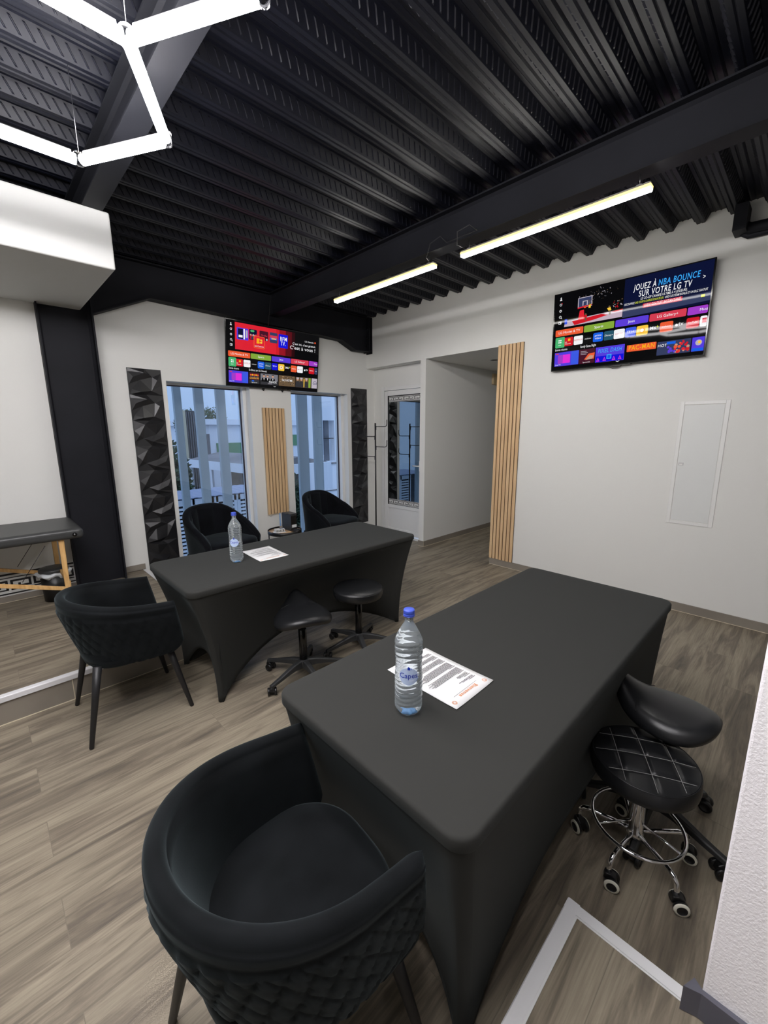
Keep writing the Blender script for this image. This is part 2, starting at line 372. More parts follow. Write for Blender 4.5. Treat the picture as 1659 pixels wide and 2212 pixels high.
# portal rafter along the window wall: web plate with haunches, bottom flange
low = [(0.905, 2.60), (1.388, 2.825), (3.72, 2.772), (3.965, 2.672), (4.20, 2.682), (4.262, 2.70)]
b = MB()
b.prism(low + [(4.262, 3.14), (0.905, 3.14)], 'y', 4.655, 4.662)
for (xa, za), (xb, zb) in zip(low[:-1], low[1:]):
    b.prism([(xa, za), (xb, zb), (xb, zb + 0.011), (xa, za + 0.011)], 'y', 4.60, 4.72)
b.box(0.5, 4.60, 3.13, 4.262, 4.72, 3.141)
b.box(4.20, 4.60, 2.672, 4.212, 4.72, 3.13); b.box(4.252, 4.60, 2.66, 4.262, 4.72, 3.13)
for z in (2.75, 2.86, 2.97): b.box(4.18, 4.62, z, 4.20, 4.645, z + 0.02)
struct(b.build('steel_rafter', STEEL))
# H column on the platform
b = MB()
b.box(0.50, 4.52, 0.165, 0.512, 4.73, 3.14); b.box(0.878, 4.52, 0.165, 0.892, 4.73, 3.14); b.box(0.512, 4.60, 0.165, 0.878, 4.61, 3.14)
for sx, xx in ((1, 0.512), (-1, 0.878)): b.prism([(xx, 4.60), (xx + sx * 0.02, 4.60), (xx, 4.58)], 'z', 0.165, 3.14)
struct(b.build('steel_column', STEEL))
# stub of the next frame and its elbow on the right wall
b = MB(); b.box(4.10, 0.545, 2.97, 4.262, 0.62, 3.14)
b.tube([(4.20, 0.60, 3.06), (4.20, 0.575, 3.02), (4.20, 0.53, 2.995), (4.20, 0.30, 2.985), (4.20, -0.4, 2.985)], 0.035, 14)
b.tube([(4.235, 0.605, 3.06), (4.235, 0.59, 2.99), (4.235, 0.54, 2.955), (4.235, 0.30, 2.95), (4.235, -0.4, 2.95)], 0.02, 10)
struct(b.build('steel_bracket', STEEL))

# windows
def window(name, Wd):
    x0, x1, z0, z1 = Wd
    r = bpy.data.objects.new(name, None); C.objects.link(r); struct(r); r.location = (x0, 4.93, z0)
    b = MB(); X, Z = x1 - x0, z1 - z0; f = 0.042
    for q in ((0, 0, f, Z), (X - f, 0, X, Z), (f, Z - 0.024, X - f, Z), (f, 0, X - f, f)): b.box(q[0], -0.03, q[1], q[2], 0.03, q[3])
    b.box(X - f - 0.0, -0.10, 0, X, -0.03, Z)
    b.build('window_frame', WHITE, r, bevel=0.003)
    b = MB(); g = 0.010
    for q in ((f, f, f + g, Z - 0.024), (X - f - g, f, X - f, Z - 0.024), (f, Z - 0.024 - g, X - f, Z - 0.024), (f, f, X - f, f + g)): b.box(q[0], -0.034, q[1], q[2], -0.012, q[3])
    b.build('gasket', GASKET, r)
    b = MB(); b.box(f + 0.002, -0.004, f, X - f - 0.002, 0.004, Z - 0.024); b.build('pane', WGLASS, r)
    return r
window('window_1', W1); window('window_2', W2)

# niche door
r = bpy.data.objects.new('door_1', None); C.objects.link(r); struct(r); r.location = (4.414, 0, 0)
b = MB(); b.box(-0.012, 4.519, 0.03, 0.06, 4.557, 2.20); b.box(-0.012, 3.722, 2.147, 0.06, 4.519, 2.20); b.box(-0.02, 4.505, 0.03, -0.012, 4.56, 2.205); b.box(0.0, 3.722, 0, 0.06, 4.557, 0.03)
b.build('door_frame', WHITE, r, bevel=0.003)
b = MB()
b.box(0, 4.444, 0.05, 0.05, 4.515, 2.143); b.box(0, 3.725, 2.073, 0.05, 4.444, 2.143); b.box(0, 3.725, 0.43, 0.05, 4.444, 0.478); b.box(0, 3.725, 0.05, 0.05, 4.444, 0.12); b.box(0.008, 3.725, 0.12, 0.04, 4.444, 0.43)
b.build('door_leaf', WHITE, r, bevel=0.004)
b = MB(); b.box(0.012, 3.725, 0.478, 0.03, 4.444, 2.073); b.build('pane', DGLASS, r)
def meander(b, P, u0, u1, v0, v1, mm, t, step, lines=True):
    """Greek key band drawn as bars; P(u0,v0,u1,v1,m)"""
    h = v1 - v0
    if lines: P(b, u0, v1 - t * 0.9, u1, v1, mm); P(b, u0, v0, u1, v0 + t * 0.9, mm)
    a0, a1 = v0 + 0.18 * h, v1 - 0.18 * h; H_ = a1 - a0; u = u0 + t
    n = int((u1 - u0) / step)
    for i in range(n):
        x = u0 + i * (u1 - u0) / n + t * 0.5; w_ = (u1 - u0) / n - t * 0.9
        flip = i % 2
        def Q(p, q, r_, s_):
            if flip: p, r_ = w_ - r_, w_ - p
            P(b, x + p, a0 + q * H_, x + r_, a0 + s_ * H_, mm)
        k = t
        Q(0, 0, k, 1); Q(k, 1 - k / H_, w_, 1); Q(w_ - k, 0.22, w_, 1 - k / H_)
        Q(0.36 * w_, 0.22, w_ - k, 0.22 + k / H_); Q(0.36 * w_, 0.22 + k / H_, 0.36 * w_ + k, 0.62)
        Q(0, 0, w_, k / H_ * 0.6)
def PX(b, u0, v0, u1, v1, m): b.box(0.0095, u0, v0, 0.0105, u1, v1, m)
b = MB(); b.box(0.0105, 3.725, 1.985, 0.012, 4.44, 2.07, 0); b.box(0.0105, 3.725, 0.482, 0.012, 4.44, 0.566, 0)
meander(b, PX, 3.725, 4.438, 1.988, 2.068, 1, 0.007, 0.09); meander(b, PX, 3.725, 4.438, 0.485, 0.563, 1, 0.007, 0.09)
b.build('greek_key_film', [KEYW, KEYB], r)
b = MB(); b.box(0.0, 4.434, 0.478, 0.0125, 4.446, 2.073); b.box(0.0, 3.725, 2.069, 0.0125, 4.44, 2.075); b.build('gasket', KEYB, r)
b = MB(); b.tube([(0, 3.80, 1.09), (-0.04, 3.80, 1.09), (-0.045, 3.81, 1.09), (-0.045, 3.905, 1.09)], 0.009, 10); b.box(-0.008, 3.782, 1.02, 0, 3.818, 1.16); b.build('door_handle', WHITE, r)

# Greek key band on the left wall
def PY(b, u0, v0, u1, v1, m): b.box(u0, 4.597, v0, u1, 4.598, v1, m)
b = MB(); b.box(-3.0, 4.598, 0.216, 0.498, 4.5995, 0.418, 0)
PY(b, -3.0, 0.392, 0.498, 0.408, 1); PY(b, -3.0, 0.366, 0.498, 0.374, 1); PY(b, -3.0, 0.226, 0.498, 0.238, 1)
meander(b, PY, -2.96, 0.498, 0.236, 0.374, 1, 0.017, 0.15, lines=False)
tag(b.build('greek_key_border', [KEYW, KEYB]), 'black and white Greek key border strip low on white wall behind the massage table', 'wall border')

# access panel on right wall
r = thing('access_panel', 'flush white metal access panel with small latch on the right wall', 'access panel', (XW, 0.66, 0.777))
b = MB(); y0, y1, z1 = -0.162, 0.163, 1.027; f = 0.028
b.box(-0.006, y0, 0, 0, y0 + f, z1); b.box(-0.006, y1 - f, 0, 0, y1, z1); b.box(-0.006, y0 + f, 0, 0, y1 - f, f); b.box(-0.006, y0 + f, z1 - f, 0, y1 - f, z1)
b.build('frame', WHITE, r, bevel=0.002)
b = MB(); b.box(-0.0035, y0 + f + 0.004, f + 0.004, 0, y1 - f - 0.004, z1 - f - 0.004); b.build('door', mat('panel_paint', rgb(222, 224, 222), 0.5), r, bevel=0.001)
b = MB(); b.box(-0.007, 0.090, 0.50, -0.0035, 0.125, 0.524); b.box(-0.0085, 0.097, 0.504, -0.007, 0.118, 0.515, 1); b.build('latch', [SATIN, WHITE], r)

# slatted oak panels
def slat_panel(name, label, loc, rz, W, Hh, n, bottomfelt=False):
    r = thing(name, label, 'wood panel', loc, rz, 'oak slat wall panels')
    b = MB(); b.box(0, -0.009, 0, W, 0, Hh); b.build('backing', FELT, r)
    if bottomfelt:
        b = MB(); b.box(-0.004, -0.006, -0.02, W + 0.004, 0, 0.012); b.box(-0.006, -0.006, 0, 0, 0, Hh); b.tube([(0.0, -0.012, 0.0), (0.03, -0.016, -0.028), (0.06, -0.012, -0.004)], 0.003, 6); b.build('felt_edge', FELTW, r)
    p_ = (W + 0.010) / n
    for i in range(n):
        b = MB(); b.box(i * p_, -0.022, 0.0, i * p_ + p_ - 0.0105, -0.009, Hh); b.build('slat', OAK, r, bevel=0.0015)
    return r
slat_panel('slat_panel', 'tall light oak slat panel beside the hallway opening', (XW, 2.553, 0.078), -PI / 2, 0.295, 2.405, 7)
slat_panel('slat_panel', 'short light oak slat panel hung between the two windows', (2.547, YW, 0.539), 0, 0.297, 1.318, 7, True)

# faceted black wall panels
def relief_panel(label, loc, W, Hh, seed):
    from mathutils.geometry import delaunay_2d_cdt
    b = MB(); th = Hh / 8
    unit = [(0, 0, 2), (0.5, 0.0, 3), (1, 0, 2), (0, 1, 2), (0.5, 1.0, 3), (1, 1, 2), (0.0, 0.60, 7), (0.70, 0.90, 46), (0.27, 0.30, 1), (1, 0.62, 6), (0.66, 0.44, 9), (0.52, 0.17, 33), (0.0, 0.15, 3), (1, 0.13, 4), (0.34, 0.84, 18), (0.87, 0.34, 26), (0.14, 0.42, 20), (0.93, 0.80, 3)]
    for k in range(8):
        mir = k in (0, 1, 6, 7); fl = k in (1, 6, 7)
        pts = []
        for u, v, h_ in unit:
            if mir: u = 1 - u
            if fl: v = 1 - v
            pts.append((u, v, h_))
        co, _, tri, _, _, _ = delaunay_2d_cdt([Vector((u * W, v * th)) for u, v, _ in pts], [], [], 0, 1e-5)
        hh = []
        for c in co: hh.append(min(((c.x - u * W) ** 2 + (c.y - v * th) ** 2, h_) for u, v, h_ in pts)[1])
        b.add([(c.x, -0.006 - h_ * 0.001, k * th + c.y) for c, h_ in zip(co, hh)], [tuple(t) for t in tri])
    b.box(0, -0.006, 0, W, 0, Hh)
    b.box(-0.004, -0.012, 0, 0, 0, Hh); b.box(W, -0.012, 0, W + 0.004, 0, Hh)
    o = b.build('relief_panel', RELIEF, fix=False); o.location = loc
    return tag(o, label, 'wall panel', 'faceted black wall panels')
relief_panel('faceted black relief panel left of the windows', (1.149, YW, 0.187), 0.295, 2.0, 3)
relief_panel('faceted black relief panel between the right window and the coat rack', (3.957, YW, 0.187), 0.288, 1.99, 9)

# ================================================================== LIGHTS
s_ = 0.474; ZH = 2.775
def hexv(cx_, cy_): return [(cx_ + s_ * math.cos(a * PI / 3), cy_ + s_ * math.sin(a * PI / 3)) for a in range(6)]
r = thing('hexagon_ceiling_light', 'glowing white honeycomb tube light hanging from the black ceiling', 'ceiling light', (0.277, 2.073, ZH))
edges = set(); vset = {}
for cxy in ((0, 0), (0, -2), (-1, -1), (-1, -3), (0, -4), (-1, 1)):
    cx_, cy_ = cxy[0] * 1.5 * s_, cxy[1] * s_ * math.sqrt(3) / 2
    hv = [(round(q[0], 3), round(q[1], 3)) for q in hexv(cx_, cy_)]
    if cxy == (-1, 1): continue
    for i in range(6): edges.add(tuple(sorted((hv[i], hv[(i + 1) % 6]))))
    for q in hv: vset[q] = 1
for (p0, p1) in sorted(edges):
    a, c = Vector((*p0, 0)), Vector((*p1, 0)); d = (c - a).normalized()
    bb = MB(); bb.tube([a + d * 0.016, c - d * 0.016], 0.021, 12); bb.build('light_tube', TUBE, r)
    bb = MB(); n_ = Vector((-d.y, d.x, 0)); q0 = a + d * 0.03; q1 = c - d * 0.03
    vs = []
    for q in (q0, q1):
        for sx, z in ((-0.011, 0.0165), (0.011, 0.0165), (0.008, 0.03), (-0.008, 0.03)): vs.append(tuple(q + n_ * sx + Vector((0, 0, z))))
    bb.add(vs, [(0, 1, 2, 3), (7, 6, 5, 4), (0, 4, 5, 1), (1, 5, 6, 2), (2, 6, 7, 3), (3, 7, 4, 0)]); bb.build('tube_housing', GREYH, r)
for q in sorted(vset):
    bb = MB(); bb.lathe([(0.004, -0.018), (0.021, -0.016), (0.022, 0.03), (0.004, 0.032)], 12, (q[0], q[1], 0)); bb.build('connector', CLEAR, r)
for q in ((0.237, -0.411), (0.237, 0.411), (-0.237, -0.411), (0.237, -1.232)):
    bb = MB(); bb.tube([(q[0], q[1], 0.03), (q[0], q[1], 0.365)], 0.0012, 5); bb.build('hanging_wire', SATIN, r)

def strip(label, y0, y1):
    r = thing('linear_light', label, 'ceiling light', (2.72, (y0 + y1) / 2, 2.818), 0, 'linear lamps under the right beam')
    L_ = (y1 - y0) / 2
    b = MB(); b.box(-0.021, -L_, -0.012, 0.021, L_, 0.004); b.build('diffuser', STRIP, r, bevel=0.004)
    b = MB(); b.box(-0.025, -L_, 0.0045, 0.025, L_, 0.016); b.build('diffuser_edge', STRIPY, r)
    b = MB(); b.box(-0.022, -L_ + 0.002, 0.0145, 0.022, L_ - 0.002, 0.026); b.build('housing', GREYH, r)
    for t in (-0.9, 0.9):
        b = MB(); b.box(-0.012, t * L_ - 0.012, 0.026, 0.012, t * L_ + 0.012, 0.034); b.tube([(0, t * L_, 0.034), (0, t * L_, 0.082)], 0.0025, 6); b.build('hook', SATIN, r)
    return r
strip('shorter looking linear LED lamp farther away, hung under the right black beam', 2.22, 3.457)
strip('linear LED lamp nearest the viewer, hung under the right black beam', 0.775, 1.97)
b = MB()
b.tube([(2.70, 2.26, 2.85), (2.64, 2.24, 2.86), (2.61, 2.18, 2.93), (2.625, 2.10, 2.96), (2.65, 2.06, 2.915)], 0.003, 6)
b.tube([(2.70, 1.93, 2.85), (2.63, 1.95, 2.86), (2.60, 1.93, 2.93), (2.615, 1.84, 2.95), (2.65, 1.80, 2.915)], 0.003, 6)
b.tube([(2.655, 2.06, 2.916), (2.655, 1.80, 2.916)], 0.003, 6)
tag(b.build('power_cable', MATTEB), 'thin black looping cable joining the two linear lamps at the beam', 'cable')
r = thing('downlight', 'small round dark recessed spotlight in the hallway ceiling', 'downlight', (4.996, 3.061, 2.475))
b = MB(); b.lathe([(0.045, -0.004), (0.058, -0.004), (0.058, 0.0), (0.045, 0.0)], 24, caps=False); b.build('trim_ring', SATIN, r)
b = MB(); b.lathe([(0.0, -0.002), (0.046, -0.002), (0.046, 0.0)], 24); b.build('lens', BLACKP, r)
b = MB(); b.box(5.83, 3.565, 2.27, 5.99, 3.60, 2.43); tag(b.build('door_chime', mat('beige_plastic', rgb(216, 192, 150), 0.5), bevel=0.006), 'small beige box high on the hallway wall beside the slats', 'door chime')

# ================================================================== TELEVISIONS
def scr(name, c, s=0.9):
    return mat(name, tuple(x * 0.05 for x in c[:3]) + (1,), 0.03, spec=0.07, emis=c, es=s)
PAL = {}
def col(key, r_, g_, b_, s=0.95):
    if key not in PAL: PAL[key] = scr('screen_' + key, rgb(r_, g_, b_), s)
    return key
for k_, c_ in dict(black=(10, 10, 12), white=(245, 245, 248), red=(222, 36, 52), dred=(150, 18, 34), dred2=(88, 14, 24), dred3=(44, 10, 16), orange=(236, 92, 52), green=(132, 168, 60), violet=(92, 62, 214), rose=(214, 62, 82),
                   purple=(160, 62, 200), mint=(74, 178, 112), blue=(24, 96, 226), navy=(14, 20, 52), deepblue=(20, 20, 214), yellow=(248, 200, 66), teal=(40, 84, 104), magenta=(226, 50, 214), indigo=(84, 62, 220), brown=(104, 84, 62), tan=(168, 138, 104),
                   skin=(196, 152, 128), grey=(120, 120, 128), lgrey=(186, 178, 190), cyan=(60, 170, 250), crimson=(206, 26, 40), slate=(54, 62, 96), lime=(216, 226, 60), mblue=(60, 90, 226), gold=(250, 176, 30), dgrey=(52, 52, 56), court=(196, 176, 190), plum=(70, 22, 40)).items():
    col(k_, *c_)
KEYS = list(PAL); 
class Scr:
    def __init__(s, W, Hh): s.b = MB(); s.W = W; s.H = Hh; s.d = 0
    def P(s, u, v): return ((u - 0.5) * s.W, -0.0002 - s.d * 0.00012, (0.5 - v) * s.H)
    def rect(s, u0, v0, u1, v1, k, r=0.0, d=1):
        s.d = d; pts = []
        if r:
            ra = r / s.W; rb = r / s.H
            for cu, cv, a0 in ((u1 - ra, v0 + rb, -90), (u1 - ra, v1 - rb, 0), (u0 + ra, v1 - rb, 90), (u0 + ra, v0 + rb, 180)):
                for t in range(4):
                    a = math.radians(a0 + t * 30); pts.append((cu + ra * math.cos(a), cv + rb * math.sin(a)))
        else: pts = [(u0, v0), (u1, v0), (u1, v1), (u0, v1)]
        s.poly(pts, k, d)
    def poly(s, pts, k, d=1):
        s.d = d; s.b.add([s.P(*q) for q in pts], [tuple(range(len(pts)))], KEYS.index(k))
    def disc(s, u, v, r, k, d=2, n=12):
        s.poly([(u + r / s.W * math.cos(2 * PI * i / n), v + r / s.H * math.sin(2 * PI * i / n)) for i in range(n)], k, d)
    def text(s, t, u, v, size, k, d=3, align='CENTER', bold=0.0, shear=0.0, wide=1.0, fit=None):
        if fit:
            q = MB(); q.text(t, 0, 0, size, 0, 'LEFT', bold, shear); xs = [p[0] for p in q.v]; wide = (fit[1] - fit[0]) * s.W / (max(xs) - min(xs)); u = fit[0]; align = 'LEFT'
        s.d = d; y = -0.0002 - d * 0.00012
        s.b.text(t, (u - 0.5) * s.W, (0.5 - v) * s.H, size, KEYS.index(k), align, bold, shear, lambda a, c: (a, y, c), wide=wide)
def ui(s, right):
    s.rect(0, 0, 1, 1, 'black', d=0)
    for i, v in enumerate((0.06, 0.135, 0.215, 0.293, 0.37)):
        u = 0.046
        if i == 0: s.disc(u, v - 0.012, 0.006, 'white'); s.poly([(u - 0.009, v + 0.022), (u + 0.009, v + 0.022), (u + 0.004, v), (u - 0.004, v)], 'white', 2)
        elif i == 4: s.rect(u - 0.011, v - 0.018, u + 0.011, v + 0.018, 'white'); s.rect(u - 0.008, v - 0.012, u + 0.003, v + 0.012, 'dgrey', d=2)
        else:
            s.disc(u, v, 0.0115, 'white'); s.disc(u, v, 0.0078, 'black', 3)
            if i == 1: s.disc(u + 0.009, v - 0.014, 0.0045, 'red', 4)
            if i == 2: s.rect(u - 0.001, v - 0.012, u + 0.001, v + 0.003, 'white', d=4)
            if i == 3: s.poly([(u + 0.005, v + 0.01), (u + 0.008, v + 0.006), (u + 0.014, v + 0.024), (u + 0.011, v + 0.027)], 'white', 2)
    for u0, u1, k, t in ((0.016, 0.229, 'orange', 'LG Movies & TV'), (0.235, 0.447, 'green', 'Sports'), (0.455, 0.665, 'violet', 'Jeux'), (0.671, 0.882, 'rose', 'LG Gallery+'), (0.888, 0.995, 'purple', '')):
        s.rect(u0, 0.463, u1, 0.548, k, 0.008); 
        if t: s.text(t, (u0 + u1) / 2, 0.518, 0.030, 'white')
    s.text('Musi', 0.995, 0.518, 0.028, 'white', align='RIGHT')
    T = [('mint', 0.018, 0.092), ('crimson', 0.090, 0.157), ('white', 0.163, 0.231), (None, 0.235, 0.302), ('blue', 0.306, 0.376), ('teal', 0.382, 0.449), ]
    T += [('white', 0.450, 0.521), ('mblue', 0.525, 0.594), ('yellow', 0.597, 0.668), (None, 0.672, 0.735), ('orange', 0.739, 0.814), (None, 0.82, 0.882), ('crimson', 0.888, 0.957), ('white', 0.961, 0.998)] if right else \
         [('deepblue', 0.455, 0.521), ('yellow', 0.527, 0.595), (None, 0.600, 0.666), ('orange', 0.671, 0.739), ('white', 0.745, 0.814), (None, 0.818, 0.882), ('crimson', 0.888, 0.957), ('slate', 0.961, 0.998)]
    for i, (k, u0, u1) in enumerate(T):
        v0, v1 = (0.562, 0.702) if i == 0 else (0.577, 0.690)
        if k: s.rect(u0, v0, u1, v1, k, 0.010)
    for a in (0.047, 0.061):
        for c_ in (0.605, 0.632): s.disc(a, c_, 0.0065, 'white')
    s.text('apps', 0.054, 0.672, 0.016, 'white')
    s.rect(0.118, 0.595, 0.136, 0.625, 'gold', d=2); s.text('LG\nChannels', 0.095, 0.645, 0.015, 'white', align='LEFT')
    s.text('NETFLIX', 0.197, 0.640, 0.020, 'crimson', bold=0.02); s.text('molotov', 0.268, 0.640, 0.017, 'white')
    s.text('prime\nvideo', 0.341, 0.622, 0.024, 'white', bold=0.01); s.text('Disney+', 0.415, 0.640, 0.021, 'white', shear=0.2)
    if right:
        s.text('RAKUTEN', 0.485, 0.638, 0.014, 'crimson'); s.text('TF1+', 0.559, 0.640, 0.026, 'white'); s.disc(0.632, 0.633, 0.022, 'gold'); s.disc(0.632, 0.633, 0.013, 'white', 3)
        s.text('M6', 0.698, 0.642, 0.034, 'white', bold=0.02); s.text('+', 0.724, 0.636, 0.04, 'lime', bold=0.03); s.text('molotov', 0.776, 0.638, 0.019, 'white'); s.text('tv', 0.858, 0.642, 0.042, 'white'); s.disc(0.834, 0.633, 0.010, 'white'); s.text('YouTube', 0.922, 0.638, 0.017, 'white'); s.rect(0.972, 0.60, 0.996, 0.65, 'rose', d=2)
    else:
        s.text('TF1+', 0.488, 0.640, 0.026, 'white'); s.disc(0.561, 0.633, 0.020, 'white'); s.disc(0.561, 0.633, 0.012, 'gold', 3); s.text('M6', 0.627, 0.645, 0.036, 'white', bold=0.02); s.text('+', 0.657, 0.640, 0.04, 'lime', bold=0.03)
        s.text('molotov', 0.705, 0.640, 0.018, 'white'); s.text('YouTube', 0.785, 0.640, 0.015, 'dgrey'); s.disc(0.757, 0.634, 0.006, 'red', 3); s.text('tv', 0.862, 0.645, 0.042, 'white'); s.disc(0.836, 0.636, 0.010, 'white'); s.text('Rakuten', 0.922, 0.638, 0.017, 'white'); s.text('my', 0.98, 0.640, 0.02, 'white')
    s.text('Entrée récente', 0, 0.742, 0.028, 'white', fit=(0.019, 0.115))
    s.text('Family Game Night' if right else 'En Direct sur LG Channels', 0, 0.742, 0.030, 'white', fit=(0.216, 0.330 if right else 0.400))
    # live TV tile
    s.rect(0.018, 0.765, 0.208, 0.950, 'indigo', 0.004); s.rect(0.150, 0.768, 0.206, 0.947, 'mblue', d=2); s.rect(0.045, 0.800, 0.142, 0.915, 'magenta', 0.006, d=3); s.rect(0.045, 0.800, 0.085, 0.915, 'purple', 0.006, d=4)
    s.rect(0.026, 0.776, 0.050, 0.792, 'rose', d=5); s.text('Live TV', 0.024, 0.940, 0.018, 'white', align='LEFT')
    s.poly([(0.478, 0.962), (0.490, 0.970), (0.502, 0.962), (0.502, 0.967), (0.490, 0.976), (0.478, 0.967)], 'white', 2)
def screen_left():
    s = Scr(1.215, 0.683); ui(s, False)
    s.rect(0.083, 0.022, 0.50, 0.430, 'red'); 
    for i, k in enumerate(('crimson', 'dred', 'dred', 'dred2', 'dred2', 'dred3')): s.rect(0.50 + i * 0.035, 0.022, 0.536 + i * 0.035, 0.430, k)
    s.rect(0.100, 0.094, 0.213, 0.275, 'indigo', 0.01, 2); s.rect(0.112, 0.110, 0.160, 0.262, 'navy', d=3); s.rect(0.165, 0.105, 0.178, 0.262, 'white', d=3); s.rect(0.186, 0.120, 0.205, 0.235, 'lgrey', d=3); s.rect(0.118, 0.205, 0.156, 0.240, 'white', d=4)
    s.rect(0.220, 0.089, 0.298, 0.250, 'navy', 0.01, 2); s.rect(0.232, 0.098, 0.272, 0.130, 'mint', 0.01, 3)
    for q in range(5): s.disc(0.236 + 0.013 * q, 0.175 + 0.01 * (q % 2), 0.010, ('skin', 'rose', 'lgrey')[q % 3], 3); s.rect(0.231 + 0.013 * q, 0.19, 0.241 + 0.013 * q, 0.24, ('crimson', 'slate', 'brown')[q % 3], d=3)
    s.rect(0.324, 0.087, 0.415, 0.235, 'plum', 0.01, 2); s.text('Thriller', 0.370, 0.170, 0.028, 'rose', 3, bold=0.01, shear=0.3); s.disc(0.400, 0.215, 0.012, 'lgrey', 3)
    s.rect(0.431, 0.084, 0.514, 0.249, 'slate', 0.01, 2); s.rect(0.435, 0.13, 0.51, 0.17, 'rose', d=3); s.rect(0.435, 0.17, 0.51, 0.20, 'mblue', d=3); s.rect(0.45, 0.175, 0.50, 0.192, 'yellow', d=4)
    s.rect(0.526, 0.088, 0.630, 0.308, 'deepblue', 0.006, 2); s.text('BFM', 0, 0.190, 0.062, 'white', 3, bold=0.045, fit=(0.542, 0.616)); s.text('TV.', 0, 0.266, 0.062, 'white', 3, bold=0.045, fit=(0.550, 0.604))
    s.rect(0.265, 0.181, 0.379, 0.372, 'orange', 0.012, 4); s.rect(0.272, 0.190, 0.372, 0.36, 'red', 0.01, 5); s.rect(0.295, 0.215, 0.325, 0.295, 'gold', 0.004, 6); s.rect(0.330, 0.225, 0.352, 0.29, 'yellow', 0.004, 6); s.rect(0.318, 0.245, 0.345, 0.262, 'red', d=7)
    s.text('LG Channels', 0.322, 0.348, 0.022, 'white', 6)
    s.text('LG Channels', 0, 0.150, 0.024, 'white', bold=0.01, fit=(0.828, 0.935)); s.disc(0.955, 0.138, 0.011, 'orange')
    s.text("C'est ici, c'est gratuit", 0, 0.222, 0.034, 'white', bold=0.01, fit=(0.683, 0.958)); s.text("C'est à vous !", 0, 0.300, 0.056, 'white', bold=0.014, fit=(0.655, 0.956))
    s.rect(0.218, 0.768, 0.324, 0.945, 'dgrey', 0.003); s.rect(0.220, 0.770, 0.322, 0.885, 'plum', d=2)
    for q in range(5): s.disc(0.235 + 0.018 * q, 0.805, 0.010, ('orange', 'gold')[q % 2], 3); s.rect(0.229 + 0.018 * q, 0.82, 0.241 + 0.018 * q, 0.87, ('brown', 'slate')[q % 2], d=3)
    s.text('LEGENDES', 0.271, 0.868, 0.024, 'gold', 4, bold=0.02); s.rect(0.245, 0.893, 0.268, 0.912, 'blue', d=3); s.text('Sponsorisé', 0.272, 0.935, 0.016, 'white')
    s.rect(0.334, 0.766, 0.525, 0.948, 'dgrey', 0.003); s.rect(0.336, 0.768, 0.523, 0.880, 'grey', d=2)
    for q, uu in enumerate((0.372, 0.41, 0.468)): s.disc(uu, 0.805, 0.014, 'skin', 3); s.poly([(uu - 0.03, 0.90), (uu - 0.02, 0.838), (uu + 0.02, 0.838), (uu + 0.03, 0.90)], 'black', 3); s.poly([(uu - 0.005, 0.84), (uu + 0.005, 0.84), (uu, 0.88)], 'white', 4); s.rect(uu - 0.012, 0.78, uu + 0.012, 0.792, 'black', d=4)
    s.text('PARADIS', 0, 0.915, 0.036, 'white', 5, bold=0.012, fit=(0.425, 0.508)); s.rect(0.415, 0.925, 0.46, 0.931, 'lgrey', d=5)
    s.rect(0.534, 0.766, 0.725, 0.946, 'brown', 0.003); rd = random.Random(4)
    for q in range(26): uu, vv = rd.uniform(0.54, 0.71), rd.uniform(0.77, 0.93); s.poly([(uu, vv), (uu + 0.014, vv - 0.01), (uu + 0.010, vv + 0.012)], ('tan', 'dgrey')[q % 2], 2)
    s.text('NATURETIME', 0, 0.862, 0.034, 'white', 4, bold=0.02, fit=(0.570, 0.690))
    s.rect(0.732, 0.766, 0.921, 0.948, 'brown', 0.003)
    for q, uu in enumerate((0.755, 0.800, 0.862)): s.disc(uu, 0.808, 0.015, 'skin', 3); s.rect(uu - 0.014, 0.776, uu + 0.014, 0.798, 'lgrey', d=4); s.poly([(uu - 0.028, 0.946), (uu - 0.02, 0.84), (uu + 0.02, 0.84), (uu + 0.028, 0.946)], 'dgrey', 3)
    s.rect(0.828, 0.79, 0.838, 0.94, 'yellow', d=5); s.rect(0.89, 0.77, 0.915, 0.94, 'green', d=2)
    s.rect(0.928, 0.766, 0.998, 0.946, 'lgrey', 0.003); s.text('Ga', 0.965, 0.875, 0.06, 'slate', 3, shear=0.4)
    return s
